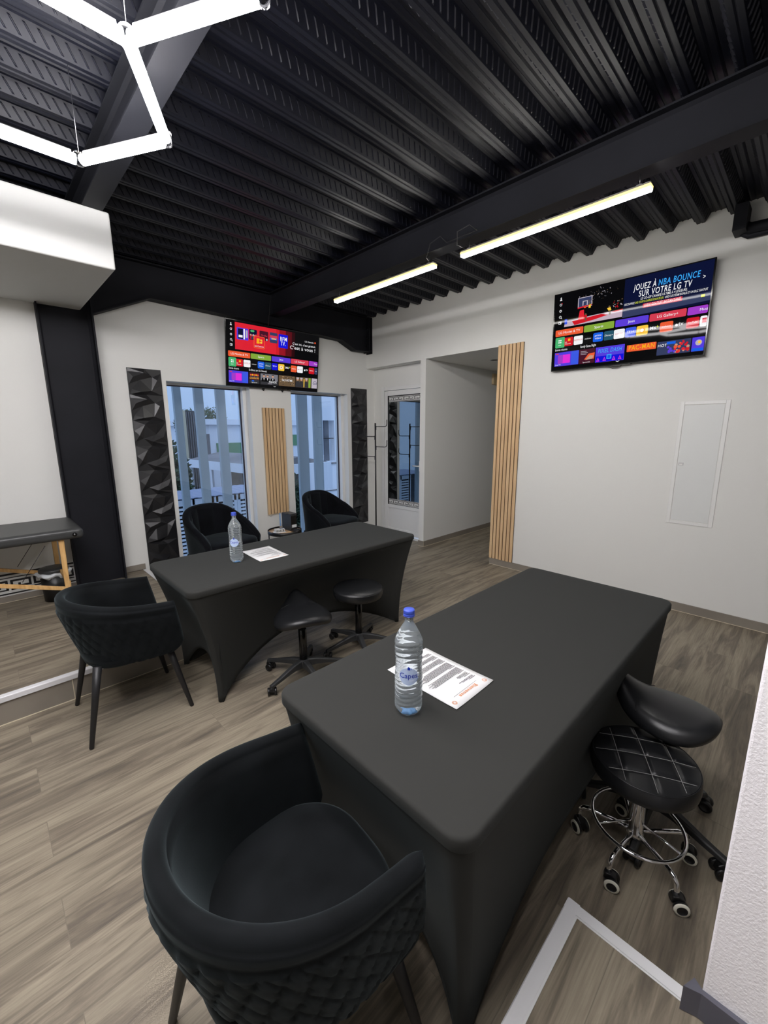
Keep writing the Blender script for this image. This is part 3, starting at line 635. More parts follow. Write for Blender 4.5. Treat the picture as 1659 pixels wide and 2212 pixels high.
def screen_right():
    s = Scr(1.215, 0.683); ui(s, True)
    # basketball still
    s.poly([(0.085, 0.365), (0.30, 0.345), (0.495, 0.340), (0.495, 0.431), (0.080, 0.433)], 'court', 1); s.poly([(0.14, 0.375), (0.35, 0.350), (0.40, 0.375), (0.30, 0.405), (0.16, 0.430)], 'crimson', 2)
    s.poly([(0.42, 0.345), (0.495, 0.335), (0.495, 0.348), (0.44, 0.356)], 'crimson', 3)
    s.rect(0.178, 0.097, 0.281, 0.225, 'lgrey', d=2); s.rect(0.184, 0.106, 0.275, 0.216, 'slate', d=3); s.rect(0.212, 0.145, 0.250, 0.205, 'lgrey', d=4); s.rect(0.219, 0.154, 0.243, 0.205, 'slate', d=5)
    s.poly([(0.178, 0.215), (0.281, 0.205), (0.281, 0.218), (0.178, 0.232)], 'red', 6); s.disc(0.232, 0.222, 0.012, 'orange', 6)
    s.poly([(0.195, 0.26), (0.225, 0.255), (0.232, 0.37), (0.185, 0.375)], 'red', 4)
    s.disc(0.240, 0.318, 0.008, 'brown', 6); s.rect(0.232, 0.325, 0.250, 0.362, 'crimson', d=6); s.rect(0.236, 0.36, 0.247, 0.395, 'brown', d=6)
    s.disc(0.265, 0.198, 0.009, 'brown', 7); s.poly([(0.258, 0.21), (0.275, 0.205), (0.272, 0.248), (0.258, 0.245)], 'yellow', 7)
    s.disc(0.405, 0.280, 0.008, 'brown', 6); s.poly([(0.390, 0.296), (0.412, 0.286), (0.420, 0.325), (0.402, 0.330)], 'yellow', 6); s.rect(0.404, 0.325, 0.417, 0.375, 'brown', d=6)
    rd = random.Random(2)
    for q in range(60): uu, vv = 0.33 + rd.gauss(0, 0.05), 0.09 + rd.gauss(0, 0.035); (0.1 < uu < 0.49 and 0.015 < vv < 0.4) and s.disc(uu, vv, rd.uniform(0.001, 0.004), ('grey', 'lgrey', 'brown')[q % 3], 2, 5)
    for q in range(18): s.disc(rd.uniform(0.43, 0.49), rd.uniform(0.21, 0.31), rd.uniform(0.003, 0.006), ('crimson', 'brown', 'lgrey')[q % 3], 2, 6)
    for q in range(14): s.disc(rd.uniform(0.25, 0.285), rd.uniform(0.14, 0.21), rd.uniform(0.002, 0.005), ('brown', 'grey')[q % 2], 7, 6)
    s.rect(0.083, 0.335, 0.103, 0.40, 'mblue', d=5)
    # promo
    s.rect(0.497, 0.0, 0.999, 0.45, 'navy'); s.poly([(0.497, 0.36), (0.999, 0.33), (0.999, 0.42), (0.497, 0.448)], 'slate', 2)
    s.text('JOUEZ À', 0, 0.153, 0.066, 'white', bold=0.045, shear=0.12, fit=(0.557, 0.695)); s.text('NBA BOUNCE', 0, 0.153, 0.066, 'cyan', bold=0.045, shear=0.12, fit=(0.703, 0.932))
    s.text('SUR VOTRE LG TV', 0, 0.234, 0.066, 'white', bold=0.045, shear=0.08, fit=(0.590, 0.893))
    s.text('LE CO-OP CANAPÉ ULTIME À 4 JOUEURS.', 0, 0.272, 0.027, 'white', bold=0.02, shear=0.1, fit=(0.604, 0.872))
    s.text('DÉCOUVREZ', 0, 0.309, 0.024, 'white', bold=0.02, fit=(0.504, 0.568)); s.text('UNE COURTE-CHARGE ÉCRAN DE JEU.', 0, 0.309, 0.024, 'lime', bold=0.02, fit=(0.571, 0.745)); s.text('UNE CLÉ STEAM BONUS ET UN DLC GRATUIT', 0, 0.309, 0.024, 'white', bold=0.015, fit=(0.750, 0.982))
    s.rect(0.622, 0.325, 0.850, 0.372, 'rose', 0.003, 4); s.text('ESSAI GRATUIT INSTANTANÉ', 0, 0.361, 0.030, 'white', 5, bold=0.015, fit=(0.632, 0.840))
    s.rect(0.95, 0.345, 0.97, 0.375, 'lime', d=4); s.text('>', 0.955, 0.185, 0.05, 'white', wide=0.7)
    # bottom row
    s.rect(0.212, 0.765, 0.326, 0.952, 'plum', 0.003); s.poly([(0.25, 0.90), (0.28, 0.83), (0.326, 0.82), (0.322, 0.90)], 'orange', 2); s.poly([(0.26, 0.905), (0.29, 0.85), (0.32, 0.86), (0.31, 0.90)], 'skin', 3)
    for q in range(3): s.rect(0.222, 0.79 + q * 0.018, 0.265 + 0.01 * (q % 2), 0.796 + q * 0.018, 'lgrey', d=3)
    s.text('Sponsorisé', 0.268, 0.942, 0.015, 'white')
    s.rect(0.332, 0.766, 0.530, 0.958, 'indigo', 0.003); s.rect(0.335, 0.88, 0.527, 0.955, 'deepblue', d=2); s.text('PIXEL DASH', 0, 0.840, 0.050, 'cyan', 5, bold=0.03, shear=0.25, fit=(0.347, 0.512))
    for uu in (0.352, 0.397, 0.462, 0.503): s.poly([(uu - 0.012, 0.945), (uu + 0.012, 0.945), (uu, 0.895)], 'magenta', 3); s.poly([(uu - 0.007, 0.938), (uu + 0.007, 0.938), (uu, 0.908)], 'indigo', 4)
    s.rect(0.412, 0.868, 0.445, 0.925, 'cyan', d=6); s.rect(0.418, 0.878, 0.439, 0.915, 'blue', d=7)
    s.rect(0.545, 0.790, 0.728, 0.870, 'orange', 0.004, 1); s.text('PAC-MAN', 0, 0.852, 0.055, 'gold', 4, bold=0.045, fit=(0.556, 0.716))
    s.rect(0.735, 0.800, 0.926, 0.955, 'slate', 0.003); s.text('HOT', 0.765, 0.86, 0.03, 'white', 4, bold=0.02); rd = random.Random(5)
    s.rect(0.79, 0.81, 0.84, 0.84, 'blue', d=3)
    for q in range(22): s.disc(rd.uniform(0.84, 0.915), rd.uniform(0.82, 0.94), rd.uniform(0.006, 0.014), ('red', 'crimson', 'orange', 'skin')[q % 4], 3, 8)
    for q in range(6): s.disc(rd.uniform(0.80, 0.84), rd.uniform(0.87, 0.93), 0.010, 'violet', 3, 8)
    s.rect(0.932, 0.800, 0.998, 0.955, 'indigo', 0.003); s.disc(0.968, 0.86, 0.022, 'lgrey', 2); s.disc(0.972, 0.855, 0.010, 'yellow', 3); s.rect(0.935, 0.92, 0.996, 0.953, 'blue', d=3)
    return s
def tv(label, loc, rz, tilt, scrf, feet=True):
    r = bpy.data.objects.new('television', None); C.objects.link(r); tag(r, label, 'television', 'wall mounted televisions'); r.location = loc; r.rotation_euler = (tilt, 0, rz)
    W, Hh = 1.235, 0.702
    b = MB(); b.box(-W / 2, 0, -Hh / 2, W / 2, 0.012, Hh / 2); b.box(-W * 0.40, 0.012, -Hh * 0.42, W * 0.40, 0.042, Hh * 0.05); b.build('casing', GLOSSB, r, bevel=0.002)
    s = scrf(); s.b.build('screen', [PAL[k] for k in KEYS], r, fix=False)
    if feet:
        for x in (-0.155, 0.10): b = MB(); b.box(x - 0.012, 0.006, -Hh / 2 - 0.020, x + 0.012, 0.02, -Hh / 2); b.lathe([(0.007, -Hh / 2 - 0.030), (0.007, -Hh / 2 - 0.018)], 10, (x, 0.012, 0)); b.build('mount_screw', BLACKP, r)
    else:
        b = MB(); b.tube([(0.02, 0.02, -0.35), (0.0, 0.024, -0.37), (-0.06, 0.026, -0.374), (-0.10, 0.028, -0.352), (0.10, 0.02, -0.352)], 0.003, 6); b.build('cable', BLACKP, r)
        b = MB(); b.box(-0.11, 0.002, -0.357, 0.09, 0.01, -0.351); b.build('sensor', BLACKP, r)
    b = MB(); b.box(-0.16, 0.04, -0.12, 0.16, 0.052, 0.12); b.build('wall_mount', MATTEB, r)
    return r
tvl = tv('television hung above the windows, pink and red banner on its screen', (2.7215, 4.638, 2.4275), 0, math.radians(7.3), screen_left)
b = MB(); b.tube([(-0.135, -0.055, 0.34), (-0.130, -0.10, 0.66)], 0.004, 6); b.build('power_cord', MATTEB, tvl)
tv('television on the right wall showing a basketball game advert', (4.199, 1.3165, 2.4975), -PI / 2, math.radians(2.6), screen_right, False)

# ================================================================== TABLES (stretch covers)
def table(label, cx_, cy_, L_=1.80, W_=0.735, rz=0, ix=0.155, iy=0.085, archL=0.215, archW=0.20, inset=0.20, pw=2.1):
    r = thing('folding_table', label, 'table', (cx_, cy_, 0), rz, 'folding tables under black stretch covers')
    a, c, rad = L_ / 2, W_ / 2, 0.055
    # perimeter points: each has (x,y), and matching hem point
    N1, N2, NA = 46, 26, 9
    top = []; hem = []; nr = []
    def side(p0, p1, q0, q1, n, arch, ins, nrm):
        for i in range(n):
            t = i / n; k = math.sin(PI * t) ** 0.62 if 0 < t < 1 else 0
            top.append((p0[0] + (p1[0] - p0[0]) * t, p0[1] + (p1[1] - p0[1]) * t)); nr.append((-nrm[0], -nrm[1]))
            hem.append((q0[0] + (q1[0] - q0[0]) * t + nrm[0] * ins * k, q0[1] + (q1[1] - q0[1]) * t + nrm[1] * ins * k, arch * (1 - abs(2 * t - 1) ** pw)))
    fr = 0.022
    def corner(cx2, cy2, a0, fx, fy):
        for i in range(NA):
            an = math.radians(a0 + 90 * i / NA); top.append((cx2 + rad * math.cos(an), cy2 + rad * math.sin(an))); nr.append((math.cos(an), math.sin(an)))
            hem.append((fx + fr * math.cos(an), fy + fr * math.sin(an), 0.004))
    fx, fy = a - ix, c - iy
    corner(a - rad, -c + rad, -90, fx, -fy); side((a, -c + rad), (a, c - rad), (fx + fr, -fy), (fx + fr, fy), N2, archW, 0.05, (-1, 0))
    corner(a - rad, c - rad, 0, fx, fy); side((a - rad, c), (-a + rad, c), (fx, fy + fr), (-fx, fy + fr), N1, archL, inset, (0, -1))
    corner(-a + rad, c - rad, 90, -fx, fy); side((-a, c - rad), (-a, -c + rad), (-fx - fr, fy), (-fx - fr, -fy), N2, archW, 0.05, (1, 0))
    corner(-a + rad, -c + rad, 180, -fx, -fy); side((-a + rad, -c), (a - rad, -c), (-fx, -fy - fr), (fx, -fy - fr), N1, archL, inset, (0, 1))
    n = len(top); ZT = 0.741; K = 18
    b = MB()
    rows = []
    for d, z in ((0.045, ZT), (0.010, ZT), (0.006, ZT - 0.0008), (0.002, ZT - 0.004), (0.0, ZT - 0.009), (0.0, ZT - 0.034), (0.002, ZT - 0.038), (0.007, ZT - 0.041), (0.009, ZT - 0.043), (0.009, ZT - 0.046)):
        rows.append([(x - d * q[0], y - d * q[1], z) for (x, y), q in zip(top, nr)])
    for k in range(1, K + 1):
        q = k / K; f = 1 - (1 - q) ** 2.0; row = []
        for (x, y, _), (hx, hy, hz) in zip(rows[9], hem):
            z = (ZT - 0.046) + (hz - (ZT - 0.046)) * q
            row.append((x + (hx - x) * f, y + (hy - y) * f, z))
        rows.append(row)
    rows.append([(x * 0.985, y * 0.97, z + 0.004) for x, y, z in rows[-1]])
    vs = [v for row in rows for v in row]; fs = [tuple(range(n))[::-1]]
    for i in range(len(rows) - 1):
        for j in range(n):
            k = (j + 1) % n; fs.append((i * n + j, i * n + k, (i + 1) * n + k, (i + 1) * n + j))
    b.add(vs, fs, 0, True); b.s[0] = False
    b.build('stretch_cover', CLOTH, r)
    b = MB(); b.prism([(x - 0.014 * q[0], y - 0.014 * q[1]) for (x, y), q in zip(top, nr)], 'z', ZT - 0.040, ZT - 0.008); b.build('tabletop', PLASTIC, r)
    for sx in (-1, 1):
        for sy in (-1, 1):
            b = MB(); b.tube([(sx * fx, sy * fy, 0.0), (sx * fx, sy * fy, 0.3), (sx * (fx + 0.0), sy * (fy), 0.70)], 0.0125, 8); b.build('leg', MATTEB, r)
    return r
table('black cloth covered table farther away, before the two windows', 1.594, 2.545)
table('black cloth covered table in the foreground with the nearer bottle', 1.49, 0.757, 1.785, 0.75, ix=0.105, iy=0.058, archL=0.175, inset=0.035, pw=3.4)

# ================================================================== ARMCHAIRS
def armchair(label, loc, rz):
    r = thing('armchair', label, 'armchair', loc, rz, 'quilted velvet armchairs at the table ends')
    # plan path of shell (s: arm front(-y) -> back -> arm front(+y))
    def plan(s, F, B, Wd):
        # s in 0..1
        La = F - 0.05; Lc = 0.5 * PI * (B + Wd) / 2 * 1.25; tot = 2 * La + 2 * Lc; d = s * tot
        if d < La: return (F - d, -Wd), (0, -1)
        if d > tot - La: return (F - (tot - d), Wd), (0, 1)
        t = (d - La) / (2 * Lc); an = -PI / 2 - t * PI; ex = 2 / 2.1
        cx2, sy2 = math.cos(an), math.sin(an)
        x = 0.05 + (B + 0.05) * math.copysign(abs(cx2) ** ex, cx2); y = Wd * math.copysign(abs(sy2) ** ex, sy2)
        nx, ny = math.copysign(abs(cx2) ** (2 - ex), cx2) / (B), math.copysign(abs(sy2) ** (2 - ex), sy2) / Wd; l = math.hypot(nx, ny) or 1
        return (x, y), (nx / l, ny / l)
    NU = 150; zb = 0.375
    # outer shell profile
    NO = 30
    def surf(i, j):
        u = i / (NU - 1); e = min(u, 1 - u)            # end distance
        ztop = 0.683 + 0.075 * math.sin(PI * u) ** 1.3
        zbb = zb + 0.03 * math.sin(PI * u) ** 2
        endf = min(1.0, (e / 0.022)) if e < 0.022 else 1.0; endf = math.sqrt(max(0.0, 1 - (1 - endf) ** 2))
        th = 0.046
        # loop: outer up (0..NO), rim (8), inner down (8)
        if j < NO:
            t = j / (NO - 1); z = zbb + (ztop - 0.03 - zbb) * t; off = 0.0
        elif j < NO + 9:
            a = (j - NO) / 8 * PI; t = 1; off = -(th / 2) * (1 - math.cos(a)); z = ztop - 0.03 + 0.026 * math.sin(a)
        else:
            k = (j - NO - 9) / 7; t = 1 - k; off = -th - 0.012 * math.sin(PI * k); z = ztop - 0.03 - (ztop - 0.03 - 0.40) * k
        tt = max(0, min(1, (z - zb) / 0.3)); g = tt ** 0.8
        F = 0.246 - 0.046 * tt ** 1.3; 
        if z < 0.43: F -= 0.05 * ((0.43 - z) / 0.055) ** 2
        B = 0.185 + 0.097 * g; Wd = 0.238 + 0.050 * g
        (x, y), (nx, ny) = plan(u, F, B, Wd)
        if j < NO and e > 0.01:                        # diamond stitching on the outer skin
            sl = u * 1.48; zz = z - zb
            if t < 0.86:
                q = 0.0
                for sgn, amp in ((1, 1.0), (-1, 0.75)):
                    ph = (sl + sgn * zz * 0.72) / 0.068; dd = abs(ph - round(ph)) * 0.068
                    q = max(q, amp * math.exp(-(dd / 0.0045) ** 2))
                off -= 0.0072 * q
                off += 0.003
            elif t < 0.92: off -= 0.004
        off2 = off * (1.0)
        if endf < 1:
            mid = -th / 2; off2 = mid + (off - mid) * endf; x += 0.0
        return (x + nx * off2, y + ny * off2, z if endf >= 1 else ((z + 0.0)))
    b = MB(); b.grid(surf, NU, NO + 9 + 8, 0, True)
    b.build('shell', VELVET, r)
    # pan below and seat cushion
    def se(i, n, ax, bx, ex=2.6, sh=0.0):
        a = 2 * PI * i / n; c_, s2 = math.cos(a), math.sin(a)
        return (sh + ax * math.copysign(abs(c_) ** (2 / ex), c_), bx * math.copysign(abs(s2) ** (2 / ex), s2))
    b = MB()
    pr = [(0.0, 0.372), (0.6, 0.372), (0.92, 0.374), (1.0, 0.39), (1.0, 0.42)]
    b.grid(lambda i, j: (*[q * pr[j][0] for q in se(i, 48, 0.205, 0.232)], pr[j][1]), 48, len(pr), 0, True, True); b.build('seat_pan', VELVET, r)
    b = MB()
    pr = [(0.0, 0.40), (0.98, 0.40), (1.0, 0.42), (1.0, 0.445), (0.975, 0.463), (0.93, 0.470), (0.7, 0.482), (0.4, 0.488), (0.0, 0.490)]
    def cf(i, j):
        x, y = se(i, 64, 0.232, 0.222, 2.8, 0.0); x *= pr[j][0]; y *= pr[j][0]
        return (x + 0.018, y, pr[j][1] + 0.0025 * math.sin(x * 31 + y * 9) * math.sin(y * 22))
    b.grid(cf, 64, len(pr), 0, True, True); b.build('seat_cushion', VELVET, r)
    for sx, sy in ((-1, -1), (-1, 1), (1, -1), (1, 1)):
        b = MB(); t0 = Vector((sx * 0.165, sy * 0.175, 0.40)); t1 = Vector((sx * 0.245, sy * 0.235, 0.002))
        b.tube([t1, t1 + (t0 - t1) * 0.01, t0 + (t1 - t0) * 0.4, t0], [0.0095, 0.011, 0.0165, 0.021], 16); b.build('leg', MATTEB, r)
        if sx > 0 and sy < 0: pass
    return r
ac = armchair('black quilted velvet armchair at the left end of the farther table', (0.462, 2.578, 0), math.radians(-1))
dup(ac, (0.397, 0.755, 0), math.radians(-4), 'black quilted velvet armchair in the foreground, seat seen from above')

# tub chairs near the windows
def tub(label, loc, rz):
    r = thing('tub_chair', label, 'armchair', loc, rz, 'channel backed velvet tub chairs')
    NU = 140; NI = 14
    def path(u, Wd, B, F):
        ang = -PI / 2 - u * PI; ex = 2 / 2.6; c_, s2 = math.cos(ang), math.sin(ang)
        x = B * math.copysign(abs(c_) ** ex, c_) + 0.02; y = Wd * math.copysign(abs(s2) ** ex, s2)
        nx, ny = math.copysign(abs(c_) ** (2 - ex), c_) / B, math.copysign(abs(s2) ** (2 - ex), s2) / Wd; l = math.hypot(nx, ny) or 1
        e = min(u, 1 - u)
        return (x, y), (nx / l, ny / l)
    def surf(i, j):
        u = -0.16 + 1.32 * i / (NU - 1)
        uu = min(1, max(0, u)); (x, y), (nx, ny) = path(uu, 0.345, 0.33, 0.3)
        if u < 0: x += -u * 1.35
        if u > 1: x += (u - 1) * 1.35
        s = (u + 0.16) / 1.32; k = math.sin(PI * s)
        ztop = 0.45 + 0.36 * max(0, k) ** 0.7
        flare = 0.05
        if j < 10: t = j / 9; z = 0.24 + (ztop - 0.03 - 0.24) * t; off = -0.035 + flare * t * 0.7
        elif j < 19: a = (j - 10) / 8 * PI; z = ztop - 0.03 + 0.03 * math.sin(a); off = 0.0 - 0.035 * (1 - math.cos(a))
        else:
            t = 1 - (j - 19) / (NI - 1); z = 0.40 + (ztop - 0.03 - 0.40) * t; off = -0.07 - 0.035 * (1 - t)
            ph = s * 9.0; q = abs(ph - round(ph)); off -= 0.018 * math.sqrt(max(0, math.sin(PI * (ph % 1)))) if 0.04 < s < 0.96 else 0
        e = min(s, 1 - s)
        if e < 0.012: mid = -0.035; f = math.sqrt(max(0, 1 - (1 - e / 0.012) ** 2)); off = mid + (off - mid) * f
        return (x + nx * off, y + ny * off, z)
    b = MB(); b.grid(surf, NU, 19 + NI, 0, True); b.build('backrest', VELVET2, r)
    b = MB(); pr = [(0.0, 0.30), (0.97, 0.30), (1.0, 0.32), (1.0, 0.42), (0.985, 0.445), (0.94, 0.460), (0.7, 0.472), (0.0, 0.478)]
    def cf(i, j):
        a = 2 * PI * i / 60; c_, s2 = math.cos(a), math.sin(a); ex = 2 / 3.4
        return (0.03 + 0.30 * pr[j][0] * math.copysign(abs(c_) ** ex, c_), 0.305 * pr[j][0] * math.copysign(abs(s2) ** ex, s2), pr[j][1])
    b.grid(cf, 60, len(pr), 0, True, True); b.build('seat_cushion', VELVET2, r)
    b = MB(); b.grid(lambda i, j: ((0.01 + (0.30 - 0.03 * (j == 0)) * math.copysign(abs(math.cos(2 * PI * i / 48)) ** 0.6, math.cos(2 * PI * i / 48))), (0.31 - 0.03 * (j == 0)) * math.copysign(abs(math.sin(2 * PI * i / 48)) ** 0.6, math.sin(2 * PI * i / 48)), (0.17, 0.20, 0.31)[j]), 48, 3, 0, True, True, caps=False); b.build('seat_base', VELVET2, r)
    for sx in (-1, 1):
        for sy in (-1, 1):
            b = MB(); b.tube([(sx * 0.25, sy * 0.25, 0.0), (sx * 0.20, sy * 0.20, 0.21)], [0.009, 0.014], 10); b.build('leg', MATTEB, r)
    return r
tc = tub('black velvet tub chair in front of the left window, behind the farther table', (1.745, 4.28, 0), math.radians(-76))
dup(tc, (3.185, 4.28, 0), math.radians(-74), 'black velvet tub chair under the right window beside the coffee machine')

# ================================================================== STOOLS
def caster(parent_arm, x, y, z, ang, white=False, k=1.0):
    b = MB(); T = Matrix.Translation((x, y, 0)) @ Matrix.Rotation(ang, 4, 'Z'); b.T = T
    b.tube([(0, 0, z), (0, 0, 0.048 * k)], 0.008, 8)
    b.prism([(-0.028 * k, 0.022 * k), (-0.024 * k, 0.048 * k), (-0.006 * k, 0.058 * k), (0.012 * k, 0.056 * k), (0.016 * k, 0.036 * k), (0.0, 0.03 * k)], 'y', -0.0125 * k, 0.0125 * k)
    o = b.build('caster', BLACKP, parent_arm, bevel=0.003)
    return T
IVORY = mat('ivory_wheel_ring', rgb(222, 220, 204), 0.4)
def wheels(parent, T, k, white):
    for s in (-1, 1):
        b = MB(); b.T = T
        y0 = s * 0.013 * k; y1 = s * 0.026 * k; R_ = 0.0245 * k
        b.lathe([(0.0, y0), (R_ * 0.96, y0), (R_, y0 + s * 0.003), (R_, y1 - s * 0.004)], 22, (-0.012 * k, 0, R_), 0, 'y', caps=False)
        b.lathe([(R_, y1 - s * 0.004), (R_ * 0.95, y1 + s * 0.0008), (R_ * 0.67, y1 + s * 0.0012)], 22, (-0.012 * k, 0, R_), 1 if white else 0, 'y', caps=False)
        b.lathe([(R_ * 0.67, y1 + s * 0.0012), (R_ * 0.64, y1 - s * 0.001), (0.0, y1 - s * 0.001)], 22, (-0.012 * k, 0, R_), 0, 'y', caps=False)
        o = b.build('wheel', [BLACKP, IVORY] if white else [BLACKP], parent)
def plastic_base(r, R_, a0, zh=0.125):
    b = MB(); b.lathe([(0.030, zh - 0.055), (0.036, zh - 0.05), (0.036, zh - 0.008), (0.030, zh), (0.0, zh)], 24); b.build('hub', PLASTIC, r)
    for i in range(5):
        a = a0 + i * 2 * PI / 5; c_, s2 = math.cos(a), math.sin(a)
        b = MB(); b.T = Matrix.Rotation(a, 4, 'Z')
        sec = [(0.02, zh, 0.021, 0.05), (0.08, zh - 0.006, 0.019, 0.038), (0.15, zh - 0.022, 0.017, 0.028), (0.20, zh - 0.036, 0.016, 0.022), (R_, zh - 0.050, 0.014, 0.018)]
        vs = []
        for x, z, hw, hh in sec: vs += [(x, -hw, z - hh), (x, -hw * 0.85, z - 0.004), (x, -hw * 0.5, z), (x, hw * 0.5, z), (x, hw * 0.85, z - 0.004), (x, hw, z - hh)]
        fs = []; n = 6
        for q in range(len(sec) - 1):
            for j in range(n): k = (j + 1) % n; fs.append((q * n + j, q * n + k, (q + 1) * n + k, (q + 1) * n + j))
        fs.append(tuple(range(n))); fs.append(tuple((len(sec) - 1) * n + j for j in range(n))[::-1])
        b.add(vs, fs, 0, False); arm = b.build('base_arm', PLASTIC, r, bevel=0.002)
        T = caster(arm, R_ * c_ * 0.97, R_ * s2 * 0.97, zh - 0.055, a + 0.9 + i * 1.3); wheels(arm, T, 1.0, False)
def gas(r, z0, z1, zs):
    b = MB(); b.lathe([(0.0, z0), (0.0255, z0), (0.0255, z1 - 0.004), (0.022, z1), (0.0, z1)], 20); b.build('gas_column', GLOSSB, r)
    b = MB(); b.lathe([(0.0135, z1 - 0.002), (0.0135, zs)], 16); b.build('piston', CHROME, r)
def saddle_seat(r, zc, yaw, L_=0.185, Wd=0.19, tilt=0.0, mt=LEATHER):
    # local: pommel at +x, wide rear at -x
    b = MB(); b.T = Matrix.Translation((0, 0, zc)) @ Matrix.Rotation(yaw, 4, 'Z') @ Matrix.Rotation(tilt, 4, 'Y')
    NA, NR = 64, 12
    def outline(a):
        c_, s2 = math.cos(a), math.sin(a); x = L_ * c_; wd = Wd * (1 - 0.42 * ((c_ + 1) / 2) ** 1.5)
        return x, wd * math.copysign(abs(s2) ** 0.92, s2)
    def hz(x, y):
        t = x / L_; xx = max(0, t - 0.15) / 0.85; rr = max(0, -t - 0.55) / 0.45
        z = 0.075 * xx ** 1.7 * math.exp(-(y / 0.085) ** 2) + 0.012 * rr ** 2
        z -= 0.35 * (y * y) / Wd * (0.55 + 0.45 * max(0, t)) - 0.0
        return z
    def top(i, j):
        a = 2 * PI * i / NA
        if j <= NR:
            k = j / NR; x, y = outline(a); x *= k; y *= k; e = max(0, k - 0.78) / 0.22
            return (x, y, hz(x, y) - 0.022 * e ** 2.4)
        q = j - NR; x, y = outline(a); f, dz = ((1.0, -0.036), (0.975, -0.050), (0.90, -0.056), (0.0, -0.056))[q - 1]
        return (x * f, y * f, hz(x * min(f, 1), y * f) * (1 if f > 0.5 else 0) + dz)
    b.grid(top, NA, NR + 5, 0, True, True); o = b.build('seat', mt, r)
    b2 = MB(); b2.T = b.T
    pts = [(L_ * 0.42, y * 0.01, 0) for y in range(-12, 13)]
    pts = [(L_ * 0.33 + 0.02 * (1 - (y / 0.125) ** 2), y, hz(L_ * 0.33, y) + 0.0012 - 0.02 * max(0, abs(y) / 0.145 - 0.78) ** 2 * 20) for y in [q * 0.01 for q in range(-12, 13)]]
    b2.tube(pts, 0.0016, 6); b2.build('seam', BLACKP, o)
    b3 = MB(); b3.T = Matrix.Translation((0, 0, zc)) @ Matrix.Rotation(yaw, 4, 'Z'); b3.box(-0.07, -0.06, -0.085, 0.07, 0.06, -0.055); b3.tube([(0, -0.05, -0.075), (0.0, -0.15, -0.082), (0.0, -0.19, -0.088)], [0.005, 0.005, 0.009], 8); b3.build('tilt_mechanism', BLACKP, r)
# far left saddle stool
r = thing('saddle_stool', 'black saddle stool on five castors, left one at the farther table', 'stool', (1.342, 2.135, 0))
plastic_base(r, 0.27, math.radians(190)); gas(r, 0.09, 0.335, 0.405); saddle_seat(r, 0.475, math.radians(68), 0.20, 0.205, 0.0)
# far round stool
r = thing('round_stool', 'black round cushioned stool, right one at the farther table', 'stool', (1.83, 2.15, 0))
plastic_base(r, 0.27, math.radians(172)); gas(r, 0.09, 0.355, 0.415)
b = MB(); b.lathe([(0.0, 0.408), (0.15, 0.408), (0.170, 0.416), (0.178, 0.435), (0.178, 0.462), (0.174, 0.474), (0.162, 0.481), (0.10, 0.486), (0.0, 0.487)], 56); o = b.build('seat', LEATHER, r)
b = MB(); b.tube([(0.1775 * math.cos(2 * PI * i / 60), 0.1775 * math.sin(2 * PI * i / 60), 0.468) for i in range(60)], 0.0022, 6, closed=True); b.build('piping', LEATHER, o)
# near saddle stool
r = thing('saddle_stool', 'black saddle stool at the right, partly behind the quilted round stool', 'stool', (1.785, 0.275, 0))
plastic_base(r, 0.27, math.radians(-106)); gas(r, 0.09, 0.38, 0.46); saddle_seat(r, 0.54, math.radians(88), 0.180, 0.168, 0.0)
# quilted chrome stool
r = thing('round_stool', 'round stool with diamond stitched black seat and chrome ring base', 'stool', (1.573, 0.276, 0))
b = MB(); b.lathe([(0.0, 0.345), (0.160, 0.352), (0.170, 0.358), (0.173, 0.376), (0.171, 0.407), (0.165, 0.417)], 64, caps=False)
NR = 40
def qs(i, j):
    a = 2 * PI * i / 128; k = j / NR; rr = 0.165 * k; x, y = rr * math.cos(a), rr * math.sin(a)
    z = 0.417 + 0.014 * (1 - k ** 3)
    th = math.radians(28); u = x * math.cos(th) + y * math.sin(th); v = -x * math.sin(th) + y * math.cos(th)
    for w_ in (u, v):
        ph = w_ / 0.088; d = abs(ph - round(ph)) * 0.088; z -= 0.006 * math.exp(-(d / 0.007) ** 2) * (1 - k ** 8)
    return (x, y, z)
b.grid(qs, 128, NR + 1, 0, True, True); seat = b.build('seat', LEATHER, r)
STITCH = mat('grey_thread', rgb(150, 150, 148), 0.7)
b = MB(); th = math.radians(28)
def zs(x, y):
    k = min(1, math.hypot(x, y) / 0.165); return 0.417 + 0.014 * (1 - k ** 3) - 0.006 * (1 - k ** 8) + 0.0006
for c0 in (-0.088, 0.0, 0.088):
    hl = math.sqrt(max(0.0, 0.158 ** 2 - c0 ** 2))
    for mode in (0, 1):
        pts = []
        for q in range(31):
            t = -hl + 2 * hl * q / 30; u, v = (c0, t) if mode else (t, c0)
            x = u * math.cos(th) - v * math.sin(th); y = u * math.sin(th) + v * math.cos(th); pts.append((x, y, zs(x, y)))
        b.tube(pts, 0.0009, 4)
b.build('stitching', STITCH, seat)
b = MB(); b.tube([(0.1675 * math.cos(2 * PI * i / 64), 0.1675 * math.sin(2 * PI * i / 64), 0.4155) for i in range(64)], 0.0016, 6, closed=True); b.build('piping', LEATHER, seat)
b = MB(); b.lathe([(0.0, 0.325), (0.07, 0.325), (0.07, 0.345), (0.0, 0.345)], 20); b.build('seat_plate', BLACKP, r)
b = MB(); b.lathe([(0.0, 0.09), (0.030, 0.09), (0.032, 0.10), (0.030, 0.112), (0.026, 0.118), (0.026, 0.29), (0.028, 0.292), (0.028, 0.31), (0.0, 0.31)], 28); b.lathe([(0.014, 0.30), (0.014, 0.33)], 16); b.build('gas_column', CHROME, r)
b = MB(); RR = 0.148
